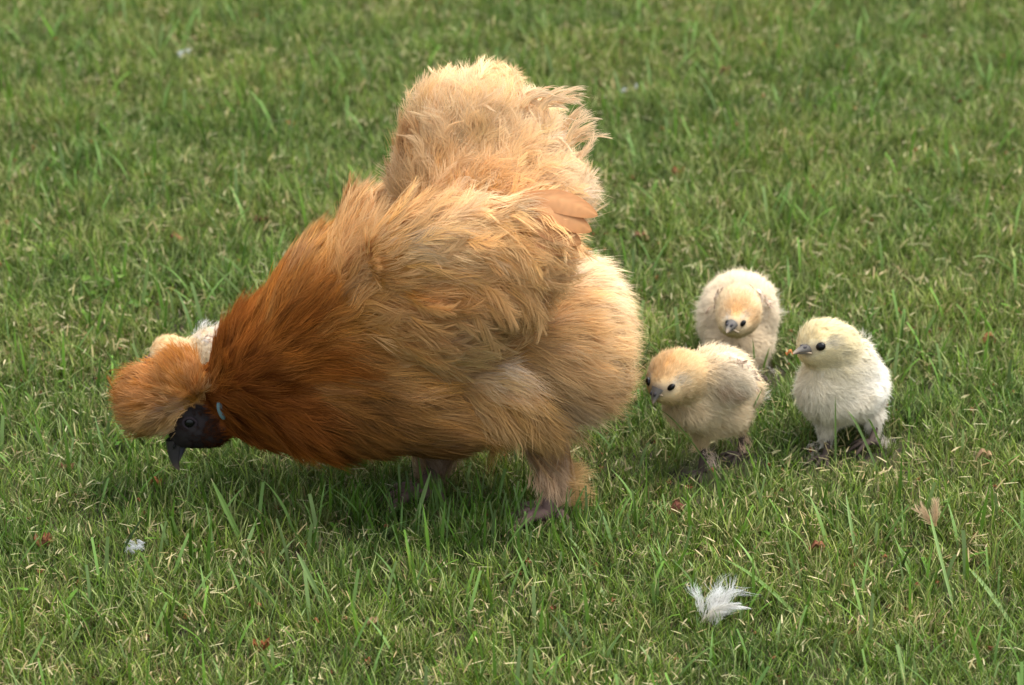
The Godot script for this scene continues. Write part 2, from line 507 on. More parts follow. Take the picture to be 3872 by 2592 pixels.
	for leg in [[Vector3(0.0304, 0.0535, 0.0050), Vector3(0.0291, 0.0120, 0.0237)], [Vector3(-0.0638, 0.0173, -0.0500), Vector3(-0.0664, 0.0120, -0.0107)]]:
		var top: Vector3 = leg[0]
		var foot: Vector3 = leg[1]
		tube(skin, [top, top.lerp(foot, 0.3), top.lerp(foot, 0.8), foot], [0.0085, 0.0075, 0.0065, 0.007], shin)
		for a in [-0.55, 0.0, 0.5, 2.7]:
			var d := Vector3(-cos(a), 0, sin(a))
			var l := 0.036 if a < 2.0 else 0.018
			tube(skin, [foot, foot + d * l * 0.45 + UP * 0.002, foot + d * l * 0.85 - UP * 0.004, foot + d * l * 1.1 - UP * 0.009], [0.0058, 0.0046, 0.0038, 0.001], shin)
	put("body", skin, mats.skin, root)

	var eyes := []
	for zz in [0.0, -0.06]:
		var ev := near(net, Vector3(-0.2491, 0.0789, 0.0000) + Vector3(0, 0, zz))
		eyes.append(net.v[ev] - net.n[ev] * 0.0014)
	var ear: Vector3 = net.v[near(net, Vector3(-0.2263, 0.0800, 0.0000))]
	var cells := FastNoiseLite.new()
	cells.noise_type = FastNoiseLite.TYPE_CELLULAR
	cells.frequency = 22.0
	cells.seed = 8
	cells.cellular_return_type = FastNoiseLite.RETURN_CELL_VALUE
	var domes: FastNoiseLite = cells.duplicate()
	domes.cellular_return_type = FastNoiseLite.RETURN_DISTANCE
	for r in roots(net, 9000, LOOK, 0.2):
		var reg: int = r[2]
		var p: Vector3 = r[0]
		var n: Vector3 = r[1]
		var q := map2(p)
		if reg == 0:
			if q.distance_to(Vector2(-0.2581, 0.0622)) > 0.008 and (p - ear).length() > 0.006 and (p - eyes[0]).length() > 0.0052 and (p - eyes[1]).length() > 0.0052:
				var aft := Vector3(0.9, 0.25, 0)
				aft = (aft - n * aft.dot(n)).normalized().rotated(n, rng.randfn(0, 0.5))
				for k in 3:
					var far := clampf((q.x - Vector2(-0.2431, 0.1028).x) / 0.016, 0.0, 1.0)
					var tone := lin(0.030, 0.018, 0.014).lerp(deep * 0.8, far * rng.randf())
					lock(bufs[2], p - n * 0.0005, n, aft.rotated(n, rng.randfn(0, 0.4)), {"len": rng.randf_range(0.002, 0.0045) * (1.0 + far), "lift": 0.5, "rad": 0.0012, "clump": 0.2, "w": 0.0004, "num": 6, "fan": 0.15, "steps": 3, "c0": tone, "c1": tone * 1.2})
			continue
		if reg == 1 and (p - Vector3(-0.2411, 0.0648, -0.0180)).length() < 0.017:
			continue
		if reg == 2 and ((p - Vector3(-0.2361, 0.0629, -0.0180)).length() < 0.0115 or (p - Vector3(-0.2285, 0.0743, -0.0120)).length() < 0.009):
			continue
		var g := groom(q, sets[reg])
		var dir: Vector3 = Vector3(g[0].x, 0, 0) - LENS_UP * g[0].y
		if reg == 1:
			dir = dir * 0.6 + (p - Vector3(-0.2416, 0.0759, -0.0300)).normalized() * 0.9
		var facing := n.dot(dir.normalized())
		var t := (dir - n * dir.dot(n))
		if t.length() < 0.15:
			t += Vector3(rng.randfn(0, 0.3), rng.randfn(0, 0.3), rng.randfn(0, 0.3))
			t -= n * t.dot(n)
		t = t.normalized().rotated(n, rng.randfn(0.0, 0.09))
		# a feather shows its colour where it lies, not at its root
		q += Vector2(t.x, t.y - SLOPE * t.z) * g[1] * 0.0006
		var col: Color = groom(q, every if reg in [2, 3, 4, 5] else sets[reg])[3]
		for s in spots:
			var e: float = s[0].distance_to(q) / (s[1] * 0.001)
			if n.z > -0.2 and e < 2.0:
				col = col.lerp(s[2], s[3] * exp(-e * e))
		var ruffle: float = [0.0, 0.3, 0.35, 0.45, 1.0, 1.0, 0.9, 0.3, 0.5][reg]
		var cv := cells.get_noise_3d(p.x, p.y, p.z)
		p += n * 0.010 * ruffle * clampf(-domes.get_noise_3d(p.x, p.y, p.z), 0.0, 1.0)
		t = t.rotated(n, cv * 0.4 * ruffle)
		var bright := 1.0 + rng.randfn(0.0, 0.09) + 0.1 * ruffle * cv
		col *= bright
		var hue := rng.randfn(0.0, 0.06)
		col = Color(col.r * (1.0 + hue * 0.5), col.g, col.b * (1.0 - hue * 2.0))
		var len: float = g[1] * 0.001 * rng.randf_range(0.85, 1.5) * (0.7 if reg == 1 else 1.0)
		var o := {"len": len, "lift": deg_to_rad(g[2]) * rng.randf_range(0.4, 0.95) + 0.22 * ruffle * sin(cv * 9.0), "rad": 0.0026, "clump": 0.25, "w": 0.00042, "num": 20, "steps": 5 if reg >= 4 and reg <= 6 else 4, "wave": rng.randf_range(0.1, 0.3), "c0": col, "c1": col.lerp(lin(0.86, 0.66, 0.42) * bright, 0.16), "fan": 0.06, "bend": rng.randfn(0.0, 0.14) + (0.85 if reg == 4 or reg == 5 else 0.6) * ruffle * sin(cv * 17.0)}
		if reg >= 4 and reg <= 7:
			o.c1 = col.lerp(lin(0.88, 0.71, 0.49) * bright, 0.32 if reg >= 6 else 0.26)
		if reg == 1:
			o.rad = 0.002
			o.clump = 0.1
			o.fan = 0.16
			o.num = 20
			o.w = 0.00045
			o.fall = 0.1
			if rng.randf() < 0.2:
				o.len = len * 1.35
				o.clump = 0.7
				o.c0 = col * 0.75
				o.c1 = col * 0.9
		elif reg == 2 or reg == 3:
			o.clump = 0.35
			o.fan = 0.04
			o.jit = 0.2
			o.c1 = col.lerp(orange * bright, 0.2)
			if rng.randf() < 0.16:
				o.c0 = col * 0.55
				o.c1 = col * 0.7
		elif reg == 4:
			o.curl = rng.randf_range(-0.4, 0.3)
		elif reg == 5:
			o.curl = rng.randf_range(-0.5, 0.1)
			o.num = 21
			if rng.randf() < 0.2:
				o.plume = 0.006
				o.num = 34
				o.rad = 0.001
		elif reg == 6:
			o.curl = rng.randf_range(-0.3, 0.5)
			o.clump = 0.1
			o.fan = 0.12
			o.num = 23
			o.w = 0.00036
			o.wave = rng.randf_range(0.3, 0.8)
			if rng.randf() < 0.25:
				o.bend += (1.0 if rng.randf() < 0.6 else -1.0) * rng.randf_range(0.8, 1.8)
				o.clump = 0.25
				o.c1 = col.lerp(lin(0.92, 0.76, 0.54) * bright, 0.55)
		elif reg == 7:
			o.clump = 0.35
			o.fan = 0.09
			o.num = 21
			o.w = 0.0004
		if reg >= 4 and reg <= 6 and rng.randf() < (0.12 if reg == 5 else 0.07):
			o.plume = rng.randf_range(0.008, 0.012)
			o.num = 64
			o.rad = 0.0008
			o.len = len * 1.2
			o.lift += 0.15
			o.c0 = o.c0 * 1.08
			o.c1 = o.c1 * 1.08
			o.jit = 0.07
			if reg == 6:
				o.bend *= 1.4
		if reg == 5 and facing < -0.35:
			o.len *= 0.5
			o.lift = 0.15
			o.bend = 0.0
			o.plume = 0.0
			o.num = 14
		lock(bufs[reg], p - n * 0.001, n, t, o)

	# long curled plumes on the crown of the tail
	for c in [[Vector3(0.0061, 0.3339, -0.0100), 0.6, -1.0, -1.6], [Vector3(0.0142, 0.3313, -0.0200), 0.5, -1.0, -1.9], [Vector3(0.0216, 0.3316, -0.0100), 0.7, -0.9, -1.7], [Vector3(0.0304, 0.3303, -0.0200), 0.7, -0.7, -1.2],
			[Vector3(0.0419, 0.3045, -0.0200), 0.5, -1.0, -0.9], [Vector3(0.0437, 0.2955, -0.0300), 0.7, -0.8, -0.6], [Vector3(0.0420, 0.2802, -0.0200), 0.9, -0.5, 0.5]]:
		for k in 5:
			var t: Vector3 = (Vector3(c[1], 0, 0) - LENS_UP * c[2]).normalized()
			lock(bufs[6], c[0] + Vector3(rng.randfn(0, 0.003), rng.randfn(0, 0.003), rng.randfn(0, 0.004)), LOOK, t.rotated(LOOK, rng.randfn(0, 0.2)),
				{"len": rng.randf_range(0.020, 0.030), "lift": 0.1, "bend": c[3] * rng.randf_range(0.7, 1.2), "rad": 0.0012, "clump": 0.5, "w": 0.0005, "num": 22, "fan": 0.08, "plume": 0.004 if k & 1 else 0.0, "steps": 6, "c0": pale, "c1": cream})
	for k in range(1, 9):
		if k == 5:
			continue
		var o := put(names[k], bufs[k], mats.down, root)
		o.set_meta("kind", "stuff")
	# ragged crest ends that hang over the face, and fluff over the root of the flight feathers
	for k in 70:
		var s := rng.randf()
		var from: Vector3 = Vector3(-0.2562, 0.0684, -0.0120).lerp(Vector3(-0.2496, 0.0871, -0.0100), minf(1.0, s * 2.0)).lerp(Vector3(-0.2295, 0.0963, -0.0100), maxf(0.0, s * 2.0 - 1.0))
		var t: Vector3 = (Vector3(lerpf(-0.8, 0.7, s) + rng.randfn(0, 0.3), 0, 0) - LENS_UP * rng.randf_range(0.1, 1.0)).normalized()
		var tone: Color = [orange, tan, gold, rust, lin(0.62, 0.46, 0.32)][rng.randi() % 5] * rng.randf_range(0.6, 1.05)
		lock(bufs[1], from + Vector3(rng.randfn(0, 0.0015), rng.randfn(0, 0.0015), rng.randfn(0, 0.0012)), LOOK, t, {"len": rng.randf_range(0.005, 0.011), "lift": 0.4, "rad": 0.0013, "clump": 0.2, "w": 0.00036, "num": 14, "fan": 0.16, "bend": rng.randfn(0, 0.5), "wave": 0.3, "c0": tone, "c1": tone * 1.15})
	for k in 42:
		var from: Vector3 = Vector3(0.0003, 0.2800, 0.0520).lerp(Vector3(0.0060, 0.2419, 0.0620), rng.randf())
		var t: Vector3 = (Vector3(1, 0, 0) - LENS_UP * rng.randf_range(-0.25, 0.55)).normalized()
		lock(bufs[5], from + Vector3(rng.randfn(0, 0.003), rng.randfn(0, 0.002), rng.randfn(0, 0.002)), LOOK, t, {"len": rng.randf_range(0.012, 0.026), "lift": 0.25, "rad": 0.002, "clump": 0.25, "w": 0.00038, "num": 22, "fan": 0.1, "bend": rng.randfn(-0.1, 0.3), "wave": 0.3, "plume": 0.005 if k % 4 == 0 else 0.0, "c0": pale * rng.randf_range(0.8, 1.0), "c1": pale.lerp(cream, rng.randf())})
	# the wing: coverts with five flight feathers that show at its tip
	var w := put("wing", bufs[5], mats.down, root)
	w.set_meta("kind", "stuff")
	for f in [[Vector3(0.0060, 0.2815, 0.0470), Vector3(0.0376, 0.2903, 0.0590), Vector3(0.0626, 0.2695, 0.0530), 0.0175], [Vector3(0.0060, 0.2760, 0.0530), Vector3(0.0360, 0.2808, 0.0650), Vector3(0.0582, 0.2584, 0.0560), 0.0175], [Vector3(0.0060, 0.2690, 0.0570), Vector3(0.0313, 0.2701, 0.0680), Vector3(0.0506, 0.2500, 0.0590), 0.0170],
			[Vector3(0.0060, 0.2630, 0.0590), Vector3(0.0266, 0.2607, 0.0700), Vector3(0.0417, 0.2425, 0.0610), 0.0150], [Vector3(0.0060, 0.2566, 0.0600), Vector3(0.0203, 0.2535, 0.0710), Vector3(0.0322, 0.2381, 0.0620), 0.0130]]:
		var b := Buf.new()
		vane(b, f[0], f[1], f[2], f[3], Vector3(0.1, 0.55, 0.83), lin(0.50, 0.245, 0.10), lin(0.43, 0.19, 0.07))
		var o := put("flight_feather", b, mats.feather, root)

	# bare parts of the face
	var dark := lin(0.028, 0.022, 0.026)
	var b1 := Buf.new()
	mandible(b1, Vector3(-0.2574, 0.0516, -0.0300), (Vector3(-0.2633, 0.0186, -0.0280) - Vector3(-0.2574, 0.0516, -0.0300)).normalized(), Vector3(-0.96, -0.2, 0.1).normalized(), 0.0311, 0.0063, 0.0112, 0.3, lin(0.036, 0.034, 0.034), lin(0.10, 0.075, 0.058))
	mandible(b1, Vector3(-0.2562, 0.0497, -0.0300), (Vector3(-0.2610, 0.0261, -0.0280) - Vector3(-0.2562, 0.0497, -0.0300)).normalized(), Vector3(0.98, 0.15, 0.1).normalized(), 0.0205, 0.0050, 0.0066, -0.05, lin(0.035, 0.034, 0.04), lin(0.09, 0.075, 0.065))
	blob(b1, Vector3(-0.2613, 0.0471, -0.0220), Basis(Vector3(0.0008, 0.0022, 0), Vector3(-0.0010, 0.0004, 0), Vector3(0, 0, 0.0016)), lin(0.008, 0.008, 0.009), 6, 8)
	put("beak", b1, mats.horn, root)
	for s in [1.0, -1.0]:
		var e := Buf.new()
		var ep: Vector3 = eyes[0 if s > 0.0 else 1]
		blob(e, ep, Basis(Vector3(0.0046, 0, 0), Vector3(0, 0.0044, 0), Vector3(0, 0, 0.0036)), lin(0.006, 0.005, 0.005))
		var rim := Buf.new()
		var ring := []
		var thick := []
		for k in 15:
			var a := TAU * k / 14.0
			ring.append(ep + Vector3(cos(a) * 0.0052, sin(a) * 0.0046, (0.0016 + 0.0006 * cos(a)) * s))
			thick.append(0.0011)
		tube(rim, ring, thick, lin(0.035, 0.026, 0.030), 7)
		put("eyelid", rim, mats.skin, root)
		put("eye", e, mats.eye, root)
		var l := Buf.new()
		var at := near(net, Vector3(-0.2263, 0.0800, 0.0000) if s > 0.0 else Vector3(-0.2320, 0.0516, -0.0600))
		blob(l, net.v[at] + net.n[at] * 0.0030 + Vector3(-0.0016, 0, 0), Basis(Vector3(0.0029, 0.0010, 0), Vector3(-0.0020, 0.0078, 0), Vector3(0, 0, 0.0022)), lin(0.10, 0.155, 0.165))
		put("earlobe", l, mats.skin, root)

	# feathered feet
	var ff := Buf.new()
	for k in 44:
		var a := rng.randf_range(-0.7, 0.55)
		var t := (Vector3(cos(a), 0, 0) - LENS_UP * sin(a)).normalized()
		var s := rng.randf()
		lock(ff, Vector3(0.0281, 0.0400, 0.0080).lerp(Vector3(0.0305, 0.0158, 0.0120), s) + Vector3(0, 0, rng.randfn(0, 0.004)), LOOK, t, {"len": rng.randf_range(0.022, 0.038), "lift": rng.randf_range(0.1, 0.6), "rad": 0.002, "clump": 0.25, "w": 0.0005, "num": 22, "fan": 0.1, "fall": 0.1, "bend": rng.randfn(0, 0.3), "plume": 0.006 if k % 3 == 0 else 0.0, "c0": lin(0.50, 0.29, 0.12), "c1": lin(0.62, 0.42, 0.19)})
	for k in 60:
		var a := rng.randf_range(0.7, 2.3)
		var t := (Vector3(cos(a), 0, 0) - LENS_UP * sin(a)).normalized()
		lock(ff, Vector3(0.0290, 0.0578, 0.0140).lerp(Vector3(0.0298, 0.0106, 0.0180), rng.randf()) + Vector3(rng.randfn(0, 0.005), 0, rng.randfn(0, 0.004)), LOOK, t, {"len": rng.randf_range(0.010, 0.020), "lift": rng.randf_range(0.2, 0.9), "rad": 0.0025, "clump": 0.3, "w": 0.0005, "num": 22, "fan": 0.1, "c0": lin(0.42, 0.26, 0.15) * rng.randf_range(0.6, 1.2), "c1": lin(0.60, 0.42, 0.27)})
	var f1 := put("foot_feathers", ff, mats.down, root)
	f1.set_meta("kind", "stuff")
	var fg := Buf.new()
	for k in 40:
		var a := rng.randf_range(0.6, 2.6)
		var t := (Vector3(cos(a), 0, 0) - LENS_UP * sin(a)).normalized()
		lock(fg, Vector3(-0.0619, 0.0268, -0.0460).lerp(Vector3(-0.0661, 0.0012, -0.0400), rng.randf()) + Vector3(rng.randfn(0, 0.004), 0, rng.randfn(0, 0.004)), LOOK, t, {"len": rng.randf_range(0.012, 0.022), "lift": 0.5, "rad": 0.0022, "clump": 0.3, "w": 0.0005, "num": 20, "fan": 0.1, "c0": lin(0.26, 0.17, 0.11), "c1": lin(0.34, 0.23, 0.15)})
	var f2 := put("foot_feathers", fg, mats.down, root)
	f2.set_meta("kind", "stuff")


func groom(q: Vector2, g: Array) -> Array:
	var sum := 0.0
	var dir := Vector2.ZERO
	var len := 0.0
	var lift := 0.0
	var col := Color(0, 0, 0)
	for e in g:
		var d: float = q.distance_squared_to(e[0]) + 0.00008
		var w := 1.0 / (d * d)
		sum += w
		dir += Vector2(e[1], e[2]) * w
		len += e[3] * w
		lift += e[4] * w
		col += e[5] * w
	return [(dir / sum).normalized(), len / sum, lift / sum, col / sum]


# a smooth contour feather: two vanes on a raised shaft
func vane(b: Buf, p0: Vector3, p1: Vector3, p2: Vector3, wide: float, n: Vector3, col: Color, edge: Color) -> void:
	var rows := 22
	var first := b.v.size()
	for k in rows + 1:
		var s := float(k) / rows
		var c := p0.lerp(p1, s).lerp(p1.lerp(p2, s), s)
		var t := (p1 - p0).lerp(p2 - p1, s).normalized()
		var side := t.cross(n).normalized()
		var nn := side.cross(t).normalized()
		var half := wide * 0.5 * minf(1.0, 0.45 + 1.6 * s) * pow(maxf(0.0, 1.0 - pow(maxf(0.0, s - 0.4) / 0.6, 2.0)), 0.75)
		for j in 7:
			var u := (j - 3) / 3.0
			var x := u * half * (0.75 if u < 0.0 else 1.25)
			b.v.append(c + side * x + nn * (0.0003 * (1.0 - u * u) + (0.0002 if j == 3 else 0.0)) + t * absf(u) * half * 0.5)
			b.n.append((nn + side * u * 0.06).normalized())
			var j2 := 1.0 + rng.randfn(0.0, 0.05)
			b.c.append((col.lerp(edge, absf(u)) if j != 3 else col * 1.1) * j2)
	for k in rows:
		for j in 6:
			var q := first + k * 7 + j
			b.i.append_array([q, q + 7, q + 1, q + 1, q + 7, q + 8])


func near(net: Dictionary, p: Vector3) -> int:
	var best := 0
	var v: PackedVector3Array = net.v
	for k in v.size():
		if v[k].distance_squared_to(p) < v[best].distance_squared_to(p):
			best = k
	return best


# ---------------------------------------------------------------- a chick
func chick(label: String, o: Dictionary) -> void:
	var root := thing("chick", label, "chick", o.at, "downy chicks following the hen")
	var prims: Array = o.prims
	var net := surface_net(prims, 0.003, 0.009)
	var fwd: Vector3 = o.fwd.normalized()
	var run: Vector3 = o.run.normalized()
	var blobs: Array = o.blobs
	var base: Array = o.base
	var skin := Buf.new()
	var cols := PackedColorArray()
	var head: Vector3 = o.head
	blobs = blobs.duplicate(true)
	for e in o.eyes:
		# bare grey skin shows from the gape past the eye to the ear
		blobs.append([e.lerp(o.beak, 0.5), 0.0036, lin(0.30, 0.23, 0.15), 0.75])
		blobs.append([e.lerp(o.beak, 0.9), 0.0045, lin(0.24, 0.20, 0.16), 0.8])
		blobs.append([e - fwd * 0.0052 + UP * 0.0006, 0.0026, lin(0.34, 0.31, 0.26), 0.7])
		blobs.append([e - fwd * 0.0095 - UP * 0.0012, 0.0032, lin(0.38, 0.34, 0.28), 0.6])
	for s in blobs:
		if s[1] < 0.007:
			s[0] = net.v[near(net, s[0])]
	var eyes := []
	for e in o.eyes:
		var v := near(net, e)
		eyes.append(net.v[v] + net.n[v] * o.eye_r * 0.02)
	for k in net.v.size():
		var tone: Color = base[net.reg[k]] * 0.85
		for s in blobs:
			var e: float = (s[0] - net.v[k]).length() / s[1]
			if e < 2.2:
				tone = tone.lerp(s[2], s[3] * exp(-e * e))
		for e in eyes:
			tone = tone.lerp(lin(0.20, 0.16, 0.12), 0.85 * exp(-pow((net.v[k] - e).length() / (o.eye_r * 1.25), 2.0)))
		cols.append(tone)
	skin.add(net.v, net.n, cols, net.i)
	var toe := lin(0.060, 0.046, 0.038)
	for leg in o.legs:
		var top: Vector3 = leg[0]
		var foot: Vector3 = leg[1]
		var knee: Vector3 = top.lerp(foot, 0.45) - run * 0.002
		tube(skin, [top, knee, foot], [0.0040, 0.0027, 0.0025], toe, 8)
		var fd: Vector3 = leg[2].normalized()
		for a in [-0.6, 0.0, 0.6, 3.0]:
			var d := fd.rotated(UP, a)
			var l := 0.017 if a < 2.0 else 0.008
			tube(skin, [foot, foot + d * l * 0.5 + UP * 0.0012, foot + d * l * 0.85 - UP * 0.001, foot + d * l * 1.15 - UP * 0.004], [0.0023, 0.0019, 0.0015, 0.0004], toe, 7)
	put("body", skin, mats.skin, root)
	var fur := Buf.new()
	for r in roots(net, o.get("count", 4300), LOOK, 0.4):
		var p: Vector3 = r[0]
		var n: Vector3 = r[1]
		var reg: int = r[2]
		if (p - o.beak).length() < 0.0055:
			continue
		var skip := false
		var shy := 1.0
		for e in eyes:
			var de := minf((p - e).length(), (p - e - fwd * o.eye_r * 1.3).length())
			shy = minf(shy, de)
			if de < o.eye_r * 1.15:
				skip = true
		if skip:
			continue
		var dir := -run * 0.8 - UP * 0.55
		var len := 0.0098
		if reg == 0:
			dir = -fwd * 1.0 - UP * 0.1
			len = 0.0062 + 0.004 * clampf((p - head).dot(UP) / 0.02, -0.3, 1.0)
			len *= clampf((p - o.beak).length() / 0.016, 0.45, 1.0) * clampf(shy / 0.012, 0.35, 1.0)
		elif reg == 3:
			dir = -run + UP * 0.5
			len = 0.013
		elif reg == 4:
			dir = -UP
			len = 0.008
		var t := dir - n * dir.dot(n)
		if t.length() < 0.1:
			t += Vector3(rng.randfn(0, 0.3), rng.randfn(0, 0.3), rng.randfn(0, 0.3))
			t -= n * t.dot(n)
		t = t.normalized().rotated(n, rng.randfn(0, 0.22))
		var col := Color(0, 0, 0)
		var sum := 0.0
		for pr in prims:
			var w := exp(-maxf(pr.d(p), -0.002) / 0.0055)
			col += base[pr.reg] * w
			sum += w
		col /= sum
		for s in blobs:
			var e: float = (s[0] - p).length() / s[1]
			if e < 2.2:
				col = col.lerp(s[2], s[3] * exp(-e * e))
		col *= 1.0 + rng.randfn(0.0, 0.06)
		if rng.randf() < 0.15 and reg != 0:
			len *= 1.4
		lock(fur, p - n * 0.0008, n, t, {"len": len * rng.randf_range(0.75, 1.2), "lift": rng.randf_range(0.4, 0.95), "rad": 0.0018, "clump": 0.15, "w": 0.00034, "num": 13, "steps": 3, "fan": 0.2, "bend": rng.randfn(0, 0.4), "c0": col, "c1": col.lerp(Color(0.95, 0.9, 0.8), 0.1), "jit": 0.07})
	for s in o.get("tufts", []):
		for k in int(s[3] * 0.6):
			var t: Vector3 = (s[1] + Vector3(rng.randfn(0, 0.3), rng.randfn(0, 0.3), rng.randfn(0, 0.3))).normalized()
			lock(fur, s[0] + Vector3(rng.randfn(0, s[2]), rng.randfn(0, s[2]), rng.randfn(0, s[2])), LOOK, t, {"len": rng.randf_range(0.005, 0.009), "lift": 0.3, "rad": 0.002, "clump": 0.0, "w": 0.00022, "num": 20, "steps": 3, "fan": 0.3, "bend": rng.randfn(0, 0.4), "c0": s[4], "c1": s[4] * 1.06})
	var d := put("down", fur, mats.down, root)
	d.set_meta("kind", "stuff")
	# sprouting wing quills
	if o.has("quills"):
		var qb := Buf.new()
		for s in o.quills:
			var vk := near(net, s[0])
			var at: Vector3 = net.v[vk] + net.n[vk] * 0.0042
			var t: Vector3 = s[1].normalized()
			var nn: Vector3 = s[2].normalized()
			for k in 3:
				var len: float = s[3] * rng.randf_range(0.8, 1.1)
				var p := at + Vector3(rng.randfn(0, 0.0013), rng.randfn(0, 0.0013), rng.randfn(0, 0.0006))
				t = (t + Vector3(rng.randfn(0, 0.25), rng.randfn(0, 0.25), rng.randfn(0, 0.15))).normalized()
				vane(qb, p, p + t * len * 0.5 + nn * 0.0012, p + t * len, 0.0019, nn, (lin(0.30, 0.16, 0.085) if rng.randf() < 0.6 else lin(0.72, 0.58, 0.45)) * rng.randf_range(0.7, 1.2), lin(0.70, 0.56, 0.43))
		put("wing_quills", qb, mats.feather, root).set_meta("kind", "stuff")
	for e in eyes:
		var eb := Buf.new()
		var out: Vector3 = (e - head).normalized()
		var ax := (fwd - out * fwd.dot(out)).normalized()
		blob(eb, e, Basis(ax * o.eye_r, out.cross(ax) * o.eye_r * o.get("eye_h", 0.64), out * o.eye_r * 0.7), lin(0.006, 0.004, 0.004))
		put("eye", eb, mats.eye, root)
	var bk := Buf.new()
	var bd: Vector3 = (o.tip - o.beak).normalized()
	var bu := (UP - bd * UP.dot(bd)).normalized()
	var bl: float = (o.tip - o.beak).length()
	mandible(bk, o.beak - bd * 0.003 + bu * 0.0007, bd, bu, bl + 0.003, 0.0050, 0.0046, 0.35, lin(0.085, 0.078, 0.068), lin(0.20, 0.155, 0.11))
	mandible(bk, o.beak - bd * 0.003 - bu * 0.0009, bd, -bu, bl * 0.86 + 0.003, 0.0046, 0.0024, -0.15, lin(0.15, 0.13, 0.10), lin(0.24, 0.19, 0.14))
	for e in eyes:
		var back: Vector3 = net.v[near(net, e.lerp(o.beak, 0.45) - UP * 0.0042)]
		var mid: Vector3 = (o.beak + bd * bl * 0.25).lerp(back, 0.35) - bu * 0.0006
		tube(bk, [o.beak + bd * bl * 0.6 - bu * 0.0006, mid, back + (back - head).normalized() * 0.0016], [0.0007, 0.0010, 0.0007], lin(0.30, 0.235, 0.16), 6)
	for s in [-1.0, 1.0]:
		blob(bk, o.beak + bd * 0.0022 + bu * 0.0032 + bd.cross(bu) * 0.0019 * s, Basis(bd * 0.0021, bu * 0.0014, bd.cross(bu) * 0.0012), lin(0.045, 0.04, 0.045), 6, 8)
	put("beak", bk, mats.horn, root)


